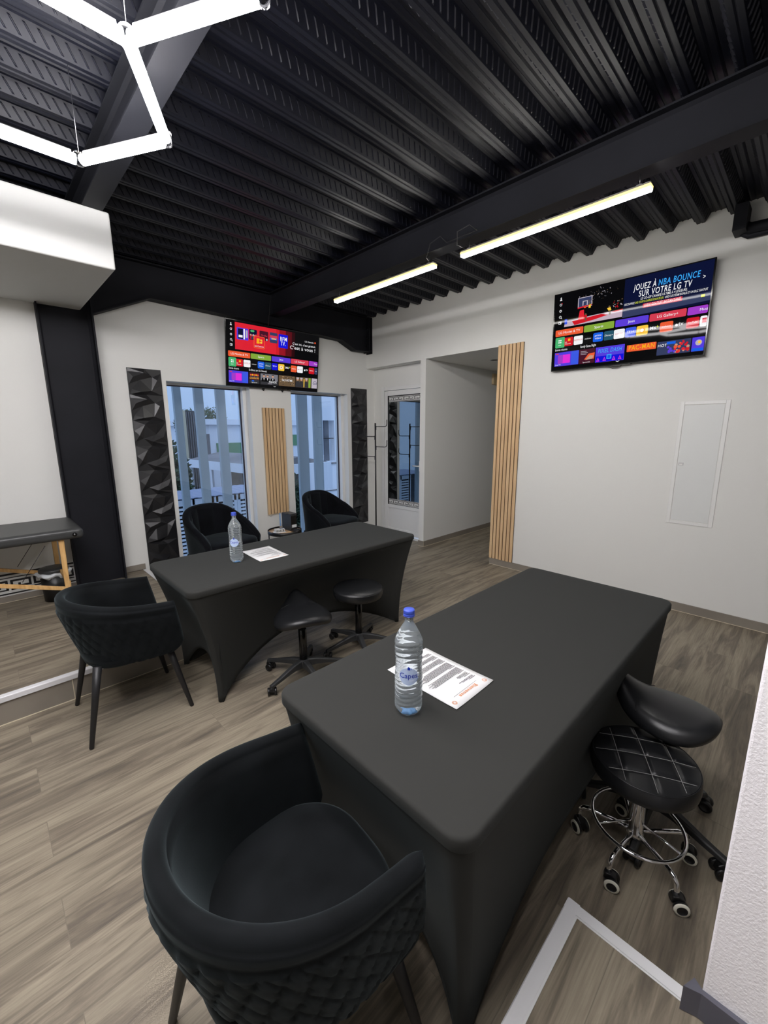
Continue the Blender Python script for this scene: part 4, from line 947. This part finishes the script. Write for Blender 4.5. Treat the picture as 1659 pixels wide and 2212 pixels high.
b.tube([(-0.012 + RR * math.cos(2 * PI * i / 56), -0.006 + RR * math.sin(2 * PI * i / 56), 0.155) for i in range(56)], 0.0065, 10, closed=True)
for a in (0.3, 2.4, 4.5): b.tube([(0.024 * math.cos(a), 0.024 * math.sin(a), 0.15), (RR * math.cos(a) - 0.012, RR * math.sin(a) - 0.006, 0.155)], 0.0045, 8)
b.build('foot_ring', CHROME, r)
for i in range(5):
    a = math.radians((103, 172, 236, 310, 28)[i]); c_, s2 = math.cos(a), math.sin(a)
    b = MB(); pr = [(0.018, 0.104), (0.10, 0.108), (0.150, 0.112), (0.172, 0.108), (0.185, 0.094), (0.188, 0.075), (0.188, 0.058)]
    b.tube([(c_ * x, s2 * x, z) for x, z in pr], 0.0085, 10); arm = b.build('base_arm', CHROME, r)
    T = caster(arm, c_ * 0.188, s2 * 0.188, 0.06, math.radians((60, 105, 120, 100, 80)[i]) , True, 1.0); wheels(arm, T, 1.0, True)

# ================================================================== BOTTLES, PAPERS
def bottle(label, loc, rz):
    r = thing('water_bottle', label, 'bottle', loc, rz, 'large plastic water bottles')
    Hb = 0.309; NS = 100; NA = 48
    def rad(z, a):
        z = z * 0.292 / 0.309
        if z < 0.022: rr = 0.030 + 0.012 * math.sin(z / 0.022 * PI / 2)
        elif z < 0.218: rr = 0.042
        elif z < 0.272: t = (z - 0.218) / 0.054; rr = 0.042 - 0.0295 * (t ** 1.25)
        else: rr = 0.0125
        if 0.11 < z < 0.185: rr -= 0.0022 * math.sin((z - 0.11) / 0.075 * PI)
        if z < 0.03: rr -= 0.003 * max(0, math.cos(5 * a)) ** 3 * (1 - z / 0.03)
        if 0.028 < z < 0.112: rr -= 0.0019 * (0.5 + 0.5 * math.sin(2 * PI * (z - 0.028) / 0.0135 + 1.3 * math.sin(2 * a)))
        elif 0.112 < z < 0.158: rr -= 0.0009 * (0.5 + 0.5 * math.sin(2 * PI * z / 0.009))
        elif 0.158 < z < 0.222: rr -= 0.0018 * (0.5 + 0.5 * math.sin(2 * PI * (z - 0.158) / 0.0155 + 1.5 * math.sin(2 * a + 1)))
        elif 0.222 <= z < 0.268: rr -= 0.0008 * (0.5 + 0.5 * math.sin(10 * a))
        return rr
    b = MB()
    zsl = [0.0006 + (Hb - 0.0006) * i / NS for i in range(NS + 1)]
    b.grid(lambda i, j: (rad(zsl[i], 2 * PI * j / NA) * math.cos(2 * PI * j / NA), rad(zsl[i], 2 * PI * j / NA) * math.sin(2 * PI * j / NA), zsl[i]), NS + 1, NA, 0, True, False, True, True)
    b.build('body', WATER, r)
    b = MB(); b.grid(lambda i, j: ((0.004, 0.012, 0.016, 0.013, 0.006)[i] * (1 + 0.18 * math.cos(5 * 2 * PI * j / 40)) * math.cos(2 * PI * j / 40), (0.004, 0.012, 0.016, 0.013, 0.006)[i] * (1 + 0.18 * math.cos(10 * PI * j / 40)) * math.sin(2 * PI * j / 40), (0.002, 0.003, 0.005, 0.008, 0.010)[i]), 5, 40, 0, True, False, True, True)
    b.build('base', mat('blue_tint_base', rgb(120, 180, 240), 0.2), r)
    b = MB()
    cp = [(0.0, 0.3085), (0.0158, 0.3085), (0.0166, 0.310), (0.0166, 0.3125), (0.0155, 0.3135), (0.0162, 0.3150), (0.0162, 0.3235), (0.0152, 0.3262), (0.0, 0.3268)]
    b.lathe(cp, 40); b.lathe([(0.0168, 0.3065), (0.0168, 0.308)], 30); b.build('cap', CAPB, r)
    # label print facing local -y
    def cyl(x, y, d=0.0):
        R_ = 0.0425 + d; a = x / R_; return (R_ * math.sin(a), -R_ * math.cos(a), y)
    b = MB()
    def disc(cx2, cy2, rx, ry, mm, d, n=40, seg=8):
        for k in range(seg):
            vs = []; 
            for t in (k / seg, (k + 1) / seg):
                for i in range(n): a = 2 * PI * i / n; vs.append(cyl(cx2 + rx * t * math.cos(a), cy2 + ry * t * math.sin(a), d))
            b.add(vs, [(i, (i + 1) % n, n + (i + 1) % n, n + i) for i in range(n)], mm)
    disc(0, 0.136, 0.0285, 0.0275, 0, 0.0004); 
    disc(0.001, 0.1325, 0.0285, 0.0225, 2, 0.0001)
    disc(0, 0.1375, 0.026, 0.0205, 0, 0.0006)
    b.text('Capes', 0, 0.1320, 0.0225, 1, 'CENTER', 0.012, 0.0, lambda a, c: cyl(a, c, 0.0014), wide=0.95)
    b.text('Dolé', 0.008, 0.1225, 0.007, 3, 'CENTER', 0.0, 0.3, lambda a, c: cyl(a, c, 0.0014))
    b.add([cyl(-0.003, 0.158, 0.001), cyl(0.004, 0.157, 0.001), cyl(0.005, 0.164, 0.001), cyl(-0.001, 0.168, 0.001), cyl(-0.0035, 0.163, 0.001)], [(0, 1, 2, 3, 4)], 1)
    b.add([cyl(0.006, 0.157, 0.001), cyl(0.010, 0.160, 0.001), cyl(0.008, 0.165, 0.001)], [(0, 1, 2)], 2)
    b.add([cyl(0.027, 0.134, 0.0012), cyl(0.034, 0.134, 0.0012), cyl(0.034, 0.142, 0.0012), cyl(0.027, 0.142, 0.0012)], [(0, 1, 2, 3)], 3); b.add([cyl(0.0285, 0.1355, 0.0016), cyl(0.0325, 0.1355, 0.0016), cyl(0.0325, 0.1405, 0.0016), cyl(0.0285, 0.1405, 0.0016)], [(0, 1, 2, 3)], 0)
    b.build('label_print', [LABELB, LABELD, LABELM, LABELW], r, fix=False)
    return r
bt = bottle('blue capped water bottle on the foreground table', (0.836, 0.756, 0.742), math.atan2(-0.756, -0.836) + PI / 2)
dup(bt, (1.125, 2.536, 0.742), math.atan2(-2.536, -1.125) + PI / 2 - 0.25, 'blue capped water bottle on the farther table')

def sheet(label, p0, p1, p3, title, seed):
    """p0 = corner, p1 along width, p3 along length; text reads along p0->p1"""
    r = thing('paper_sheet', label, 'paper', (p0[0], p0[1], 0.7415), 0, 'printed paper sheets')
    U = Vector((p1[0] - p0[0], p1[1] - p0[1], 0)); V = Vector((p3[0] - p0[0], p3[1] - p0[1], 0)); rd = random.Random(seed)
    def P(u, v, z=0.0): return tuple(U * u + V * v + Vector((0, 0, z)))
    b = MB(); n = 10
    def f(i, j): u, v = i / n, j / n; return P(u, v, 0.0012 + 0.0018 * (2 * abs(u - 0.5)) ** 3 * (2 * abs(v - 0.5)) ** 3)
    b.grid(f, n + 1, n + 1, 0, True); o = b.build('sheet', PAPER, r, fix=False)
    so = o.modifiers.new('thick', 'SOLIDIFY'); so.thickness = 0.0006; so.offset = -1
    b = MB(); w_ = U.length; l_ = V.length
    def R_(u0, v0, u1, v1, mm=0): b.add([P(u0, v0, 0.0035), P(u1, v0, 0.0035), P(u1, v1, 0.0035), P(u0, v1, 0.0035)], [(0, 1, 2, 3)], mm)
    def tx(t, u, v, size, mm, al='CENTER', bold=0.0):
        b.text(t, 0, 0, size, mm, al, bold, 0, lambda a, c: tuple(U * u + V * v + U.normalized() * a - V.normalized() * c + Vector((0, 0, 0.0036))))
    tx(title, 0.5, 0.118, 0.020, 1, bold=0.04)
    R_(0.2, 0.135, 0.8, 0.139)
    for cu in (0.1, 0.9):
        n2 = 16
        for q in range(n2):
            a = 2 * PI * q / n2; c0 = U * cu + V * 0.075
            pp = [c0 + Vector((math.cos(a + da), math.sin(a + da), 0)) * rr + Vector((0, 0, 0.0035)) for rr, da in ((0.004, -0.12), (0.009, -0.08), (0.009, 0.08), (0.004, 0.12))]
            b.add([tuple(x) for x in pp], [(0, 1, 2, 3)], 1 if title else 0)
    v = 0.20
    blocks = [(2, 0.35), (3, 0.3), (6, 0.75), (7, 0.8), (5, 0.8), (4, 0.7), (2, 0.5)]
    for nl, ln in blocks:
        R_(0.10, v, 0.10 + 0.16, v + 0.006); v += 0.018
        for q in range(nl):
            u0 = 0.12; u1 = min(0.9, u0 + ln * rd.uniform(0.75, 1.05)); u = u0
            while u < u1: wl = rd.uniform(0.02, 0.06); R_(u, v, min(u + wl, u1), v + 0.0075); u += wl + 0.008
            v += 0.0155
        v += 0.02
        if v > 0.9: break
    b.build('print', [INK, INKO], r, fix=False)
    return r
sheet('white printed sheet on the foreground table behind the near bottle', (1.149, 0.652), (0.937, 0.650), (1.150, 0.951), 'Bienvenue', 1)
sheet('white printed sheet on the farther table beside its bottle', (1.437, 2.412), (1.226, 2.414), (1.456, 2.717), 'Bienvenue', 2)

# ================================================================== COAT RACK
r = thing('coat_rack', 'slim black metal coat rack standing before the glazed door niche', 'coat rack', (4.065, 4.343, 0))
b = MB(); b.tube([(0, 0, 0.01), (0, 0, 1.682)], 0.0105, 12); b.build('pole', MATTEB, r)
b = MB(); b.lathe([(0.0, 0.0), (0.15, 0.0), (0.15, 0.006), (0.02, 0.012), (0.0, 0.012)], 32); b.build('base', MATTEB, r)
for z, sgn in ((1.634, -1), (1.497, 1), (1.357, -1), (1.215, 1)):
    b = MB(); y0 = sgn * 0.006
    b.tube([(0, y0, z), (0, sgn * 0.195, z), (0, sgn * 0.214, z + 0.006), (0, sgn * 0.227, z + 0.020), (0, sgn * 0.231, z + 0.04), (0, sgn * 0.231, z + 0.092)], 0.0055, 8)
    b.box(-0.004, min(y0, sgn * 0.018), z - 0.045, 0.004, max(y0, sgn * 0.018), z + 0.012); b.build('hook', MATTEB, r)
# ================================================================== MASSAGE TABLE, BIN
r = thing('massage_table', 'portable massage table with black padded top and beech legs on the left platform', 'massage table', (-0.42, 4.27, 0.163))
b = MB(); b.box(-0.93, -0.315, 0.590, 0.945, 0.315, 0.672); b.build('padded_top', VINYL, r, bevel=0.030, bseg=5)
b = MB(); b.T = Matrix.Translation((0.885, -0.312, 0.625)); b.lathe([(0.0, -0.012), (0.010, -0.010), (0.016, -0.004), (0.0175, 0.002), (0.0175, 0.006)], 20, (0, 0, 0), 0, 'y'); b.build('corner_knob', GLOSSB, r)
for sy, yy in ((-1, -0.262), (1, 0.24)):
    b = MB()
    b.prism([(0.780, 0.16), (0.812, 0.16), (0.818, 0.60), (0.782, 0.60)], 'y', yy - 0.012, yy + 0.012)
    b.prism([(0.775, 0.0), (0.808, 0.0), (0.824, 0.24), (0.786, 0.24)], 'y', yy + 0.013, yy + 0.035)
    b.build('leg', BEECH, r, bevel=0.003)
    b = MB()
    for z in (0.10, 0.135, 0.17, 0.205): b.lathe([(0.0035, yy + 0.0125), (0.0035, yy - 0.0005 if z > 0.16 else yy + 0.0115)], 8, (0.797, 0, z), 0, 'y')
    b.build('peg_hole', MATTEB, r)
    b = MB(); b.prism([(0.775, 0.185), (0.782, 0.213), (0.20, 0.405), (-0.10, 0.470), (-0.105, 0.442), (0.19, 0.377)], 'y', yy - 0.030, yy - 0.013); b.build('brace', BEECH, r, bevel=0.002)
    b = MB(); b.tube([(0.70, yy, 0.56), (0.535, yy - 0.02, 0.315)], 0.0022, 6); b.build('cable', MATTEB, r)
    b = MB(); b.prism([(-0.80, 0), (-0.77, 0), (-0.765, 0.59), (-0.80, 0.59)], 'y', yy - 0.012, yy + 0.012); b.build('leg', BEECH, r)
b = MB(); b.tube([(0.797, -0.25, 0.30), (0.797, 0.25, 0.30)], 0.0, 4) if False else b.box(0.789, -0.25, 0.245, 0.807, 0.24, 0.275); b.build('cross_bar', BEECH, r)
r = thing('pedal_bin', 'small black waste bin with white liner under the massage table', 'bin', (0.335, 4.40, 0.163))
b = MB(); b.lathe([(0.0, 0.0), (0.088, 0.0), (0.098, 0.23), (0.094, 0.23), (0.0, 0.22)], 36); b.build('body', BLACKP, r)
b = MB()
def bagf(i, j):
    a = 2 * PI * i / 60; w_ = 1 + 0.07 * math.sin(5 * a) + 0.04 * math.sin(11 * a + 1)
    rr, z = ((0.094, 0.20), (0.100 * w_, 0.215), (0.118 * w_, 0.225), (0.122 * w_, 0.236), (0.112 * w_, 0.246), (0.092, 0.25))[j]
    return (rr * math.cos(a), rr * math.sin(a), z + 0.006 * math.sin(7 * a))
b.grid(bagf, 60, 6, 0, True, True); b.build('bin_liner', BAG, r)
b = MB(); b.lathe([(0.0, 0.245), (0.095, 0.245), (0.103, 0.252), (0.103, 0.272), (0.095, 0.280), (0.05, 0.284), (0.0, 0.285)], 36); b.build('lid', VINYL, r)

# ================================================================== SIDE TABLE + COFFEE CORNER
r = thing('side_table', 'small round wood topped side table between the two tub chairs', 'side table', (2.50, 4.26, 0))
b = MB(); b.lathe([(0.0, 0.40), (0.190, 0.40), (0.190, 0.416), (0.0, 0.416)], 48); b.build('table_top', wood('table_wood', rgb(176, 142, 108), rgb(206, 174, 138), (8, 40, 8)), r)
b = MB(); b.lathe([(0.190, 0.39), (0.197, 0.39), (0.197, 0.432), (0.190, 0.432)], 48, caps=False); b.build('rim', MATTEB, r)
b = MB()
for i in range(4):
    a = PI / 4 + i * PI / 2; b.tube([(0.185 * math.cos(a), 0.185 * math.sin(a), 0.0), (0.193 * math.cos(a), 0.193 * math.sin(a), 0.395)], 0.008, 8)
b.lathe([(0.180, 0.0), (0.194, 0.0), (0.194, 0.012), (0.180, 0.012)], 40, caps=False); b.build('leg_frame', MATTEB, r)
r = thing('coffee_machine', 'compact black capsule coffee machine on the small round table', 'coffee machine', (2.575, 4.215, 0.4165), math.radians(0))
b = MB(); b.prism([(0.16, 0.0), (0.16, 0.20), (-0.03, 0.20), (-0.045, 0.195), (-0.045, 0.03), (-0.03, 0.0)], 'x', -0.042, 0.042); b.build('body', PLASTIC, r, bevel=0.006)
b = MB(); b.box(-0.036, -0.050, 0.075, 0.036, -0.044, 0.185); b.build('front_panel', GLOSSB, r, bevel=0.002)
b = MB(); b.box(-0.03, -0.0515, 0.045, 0.030, -0.0455, 0.078); b.build('sticker', mat('pale_sticker', rgb(222, 226, 226), 0.5), r)
b = MB(); b.box(-0.044, -0.10, 0.0, 0.044, -0.045, 0.022); b.lathe([(0.0, 0.022), (0.036, 0.022), (0.036, 0.027), (0.0, 0.027)], 24, (0, -0.085, 0)); b.lathe([(0.044, 0.0), (0.044, 0.022), (0.0, 0.022)], 24, (0, -0.10, 0)); b.build('drip_tray', BLACKP, r)
b = MB(); b.box(-0.048, -0.05, 0.200, 0.046, 0.12, 0.208); b.box(-0.058, 0.02, 0.198, -0.046, 0.12, 0.205); b.build('lever', VINYL, r, bevel=0.002)
b = MB(); b.box(-0.047, 0.165, 0.0, 0.047, 0.21, 0.19); b.build('water_tank', CLEAR, r, bevel=0.006)
r = thing('capsule_holder', 'clear and white capsule holder on the round table beside the coffee machine', 'holder', (2.415, 4.235, 0.4165), math.radians(-15))
b = MB(); b.box(-0.07, -0.045, 0, 0.07, 0.045, 0.006); b.build('tray', WHITE, r, bevel=0.002)
for x in (-0.05, -0.017, 0.017, 0.05):
    b = MB(); b.box(x - 0.002, -0.042, 0.006, x + 0.002, 0.042, 0.036); b.build('divider', WHITE, r)
b = MB(); b.box(-0.055, -0.035, 0.036, 0.055, 0.035, 0.040); b.build('shelf', WHITE, r)
for x in (-0.033, 0.0, 0.033):
    b = MB(); b.lathe([(0.0, 0.008), (0.011, 0.008), (0.014, 0.03), (0.0, 0.03)], 14, (x, -0.01, 0)); b.build('capsule', SATIN, r)
b = MB(); b.lathe([(0.0, 0.041), (0.018, 0.041), (0.026, 0.062), (0.024, 0.062), (0.017, 0.044), (0.0, 0.044)], 24, (0.02, 0, 0)); b.build('glass_cup', CLEAR, r)

# ================================================================== OUTSIDE THE WINDOWS
FIN = mat('pale_fin_paint', rgb(158, 172, 180), 0.6); OUTW = mat('outdoor_white_render', rgb(226, 232, 240), 0.8); OUTG = mat('outdoor_green_render', rgb(86, 140, 104), 0.8)
ROOFG = mat('weathered_grey_roof', rgb(120, 122, 128), 0.8, var=(1.2, 0.6)); LEAF = mat('dusk_foliage', rgb(62, 84, 58), 0.8, var=(2, 0.5)); DARKW = mat('dark_window', rgb(40, 46, 54), 0.2); GROUND = mat('outdoor_paving', rgb(140, 146, 152), 0.9, var=(1, 0.7))
b = MB(); b.box(-6, 5.05, -3.6, 30, 34, -3.5); o = b.build('ground', GROUND); struct(o)
fins = [(1.828, 1.922), (2.081, 2.194), (2.360, 2.484), (3.600, 3.783), (3.90, 4.06), (4.36, 4.52)]
names = ['leftmost pale vertical fin outside the left window', 'middle pale vertical fin outside the left window', 'right pale vertical fin outside the left window', 'wide pale vertical fin outside the right window', 'second pale vertical fin outside the right window', 'pale vertical fin near the right edge of the right window']
for (x0, x1), nm in zip(fins, names):
    b = MB(); b.box(x0, 5.58, -3.5, x1, 5.64, 4.2); tag(b.build('facade_fin', FIN, bevel=0.01), nm, 'facade fin', 'vertical facade fins outside the windows')
def house(label, x0, x1, y0, y1, z0, z1):
    return thing('building', label, 'building', (x0, y0, -3.5))
r = thing('building', 'white building with a green band behind the fins', 'building', (5.5, 14.0, -3.5))
b = MB(); b.box(0.1, 0, 0, 6.0, 6, 5.38); b.box(-0.05, -0.15, 5.30, 6.1, 6.1, 5.48); b.build('wall', OUTW, r)
b = MB(); b.box(0.3, -0.03, 4.31, 3.2, 0.0, 4.70); b.box(3.25, -0.03, 4.54, 6.0, 0, 4.95); b.build('green_band', OUTG, r)
b = MB(); b.box(-0.02, -0.05, 4.2, 0.08, 0.02, 5.0); b.build('downpipe', ROOFG, r)
b = MB(); b.box(0.4, -0.04, 0.9, 1.5, 0, 2.6); b.box(2.2, -0.04, 0.9, 3.2, 0, 2.6); b.build('window_pane', DARKW, r)
r = thing('building', 'dark clad building at the left behind the left window', 'building', (3.4, 12.0, -3.5))
b = MB(); b.box(0.77, 0, 0, 1.03, 0.5, 5.64); b.build('wall', mat('dark_cladding', rgb(70, 76, 82), 0.8, var=(5, 0.7)), r)
b = MB(); b.box(0.68, -0.1, 0, 0.76, 0.1, 5.64); b.build('corner_post', mat('cream_render', rgb(190, 184, 160), 0.8), r)
b = MB(); b.box(-0.6, 0, 0, 0.30, 2, 5.55); b.build('annex', mat('terracotta_render', rgb(150, 112, 100), 0.8), r)
for q in range(4):
    b = MB(); b.box(0.80 + q * 0.06, -0.03, 0, 0.82 + q * 0.06, 0, 5.6); b.build('cladding_rib', ROOFG, r)
r = thing('pavilion', 'low pavilion with white fascia and slim posts seen through the left window', 'pavilion', (4.02, 8.3, -3.5), math.radians(95))
b = MB(); b.box(-0.9, -1.6, 4.20, 2.75, 0, 4.40); b.build('fascia', OUTW, r)
b = MB(); b.prism([(0.0, 4.40), (-1.6, 4.40), (-0.8, 4.55)], 'x', -0.8, 2.6); b.build('roof', ROOFG, r)
for x in (-0.5, 0.05, 0.75, 1.55, 2.6): b = MB(); b.box(x, -0.08, 0, x + 0.05, -0.03, 4.20); b.build('post', OUTW, r)
b = MB(); b.box(-0.9, -0.95, 0.0, 2.7, -0.85, 4.2); b.build('rear_wall', mat('beige_brick', rgb(128, 118, 112), 0.8, var=(6, 0.7)), r)
b = MB(); b.box(0.3, -0.85, 3.2, 0.6, -0.83, 3.9); b.box(1.1, -0.85, 3.3, 1.5, -0.83, 3.9); b.build('window_pane', DARKW, r)
r = thing('shutter_enclosure', 'blue white louvered shutters under a corrugated lean-to roof below the left window', 'enclosure', (1.0, 6.6, -3.5))
b = MB()
n = 92
b.grid(lambda i, j: (i * 0.03, (-0.05, 0.72)[j], 4.075 + 0.03 * j + 0.006 * (i % 4 < 2)), n, 2, 0, False); o = b.build('roof_sheet', mat('blue_grey_sheet', rgb(130, 142, 168), 0.6), r); so = o.modifiers.new('t', 'SOLIDIFY'); so.thickness = 0.01
for k, x in enumerate((0.55, 0.92, 1.29, 1.66, 2.03, 2.40)):
    b = MB(); b.box(x - 0.02, 0, 1.2, x + 0.035, 0.03, 4.05); b.box(x + 0.30, 0, 1.2, x + 0.345, 0.03, 4.05); b.box(x, 0, 3.96, x + 0.335, 0.03, 4.05)
    z = 1.25
    while z < 3.93: b.box(x + 0.035, 0.004, z, x + 0.30, 0.026, z + 0.035); z += 0.06
    b.build('louvered_shutter', OUTW, r)
b = MB(); b.box(0.3, 0.06, 0.0, 3.0, 0.10, 4.05); b.build('wall', DARKW, r)
r = thing('building', 'white building with tall openings outside the right window', 'building', (5.9, 8.9, -3.5))
b = MB()
b.box(0, 0, 0, 0.58, 0.3, 6.2); b.box(0.95, 0, 0, 1.05, 0.3, 6.2); b.box(0.58, 0, 0, 0.95, 0.3, 4.3); b.box(0.58, 0, 5.35, 0.95, 0.3, 6.2); b.box(1.05, 0, 0, 3, 0.3, 6.2); b.box(0, 0.3, 0, 3, 3, 4.0); b.build('wall', OUTW, r)
b = MB(); b.box(0.70, 0.10, 4.3, 0.84, 0.2, 5.35); b.build('post', ROOFG, r)
b = MB(); b.box(0.55, -0.03, 4.22, 1.0, 0.02, 4.26); b.box(0, -0.02, 3.5, 3, 0.0, 3.53); b.build('ledge', ROOFG, r)
b = MB(); b.box(0.56, 0.04, 4.88, 0.97, 0.06, 4.90); b.build('rail', MATTEB, r)
def tree(label, x, y, zc, R_, seed, n=260, hgt=1.0):
    r = thing('tree', label, 'tree', (x, y, -3.5)); rd = random.Random(seed)
    b = MB(); zt = zc + 3.5
    b.tube([(0, 0, 0), (0.1, 0, zt * 0.6), (0, 0.1, zt)], [0.14, 0.09, 0.03], 8)
    for q in range(6): a = q * 1.05; b.tube([(0, 0, zt * 0.65), (R_ * 0.7 * math.cos(a), R_ * 0.7 * math.sin(a), zt + rd.uniform(-0.2, 0.5) * R_ * hgt)], [0.04, 0.01], 6)
    b.build('trunk', mat('bark', rgb(84, 76, 66), 0.9), r)
    b = MB()
    for q in range(n * 12):
        a, c_, k = rd.uniform(0, 2 * PI), rd.uniform(-1, 1), rd.random() ** 0.4
        ce = Vector((R_ * k * math.sqrt(1 - c_ * c_) * math.cos(a), R_ * k * math.sqrt(1 - c_ * c_) * math.sin(a), zt + R_ * hgt * k * c_ + 0.12 * math.sin(a * 5)))
        u = Vector((rd.gauss(0, 1), rd.gauss(0, 1), rd.gauss(0, 1))).normalized(); v = u.orthogonal().normalized(); s = rd.uniform(0.04, 0.09)
        b.add([tuple(ce - u * s), tuple(ce + v * s * 0.5), tuple(ce + u * s), tuple(ce - v * s * 0.5)], [(0, 1, 2, 3)])
    b.build('foliage', LEAF, r, fix=False); return r
tree('broad leafy tree above the white building beyond the left window', 8.7, 21.5, 1.75, 1.0, 1, 360)
tree('tall leafy tree behind the dark clad building', 4.78, 13.4, 1.72, 0.42, 2, 170)
tree('leafy shrub tree close to the left edge of the left window', 2.86, 9.0, 0.35, 0.3, 3, 130, 3.4)
tree('flowering shrub at the left edge of the right window', 4.33, 6.9, -0.1, 0.22, 4, 110, 3.6)
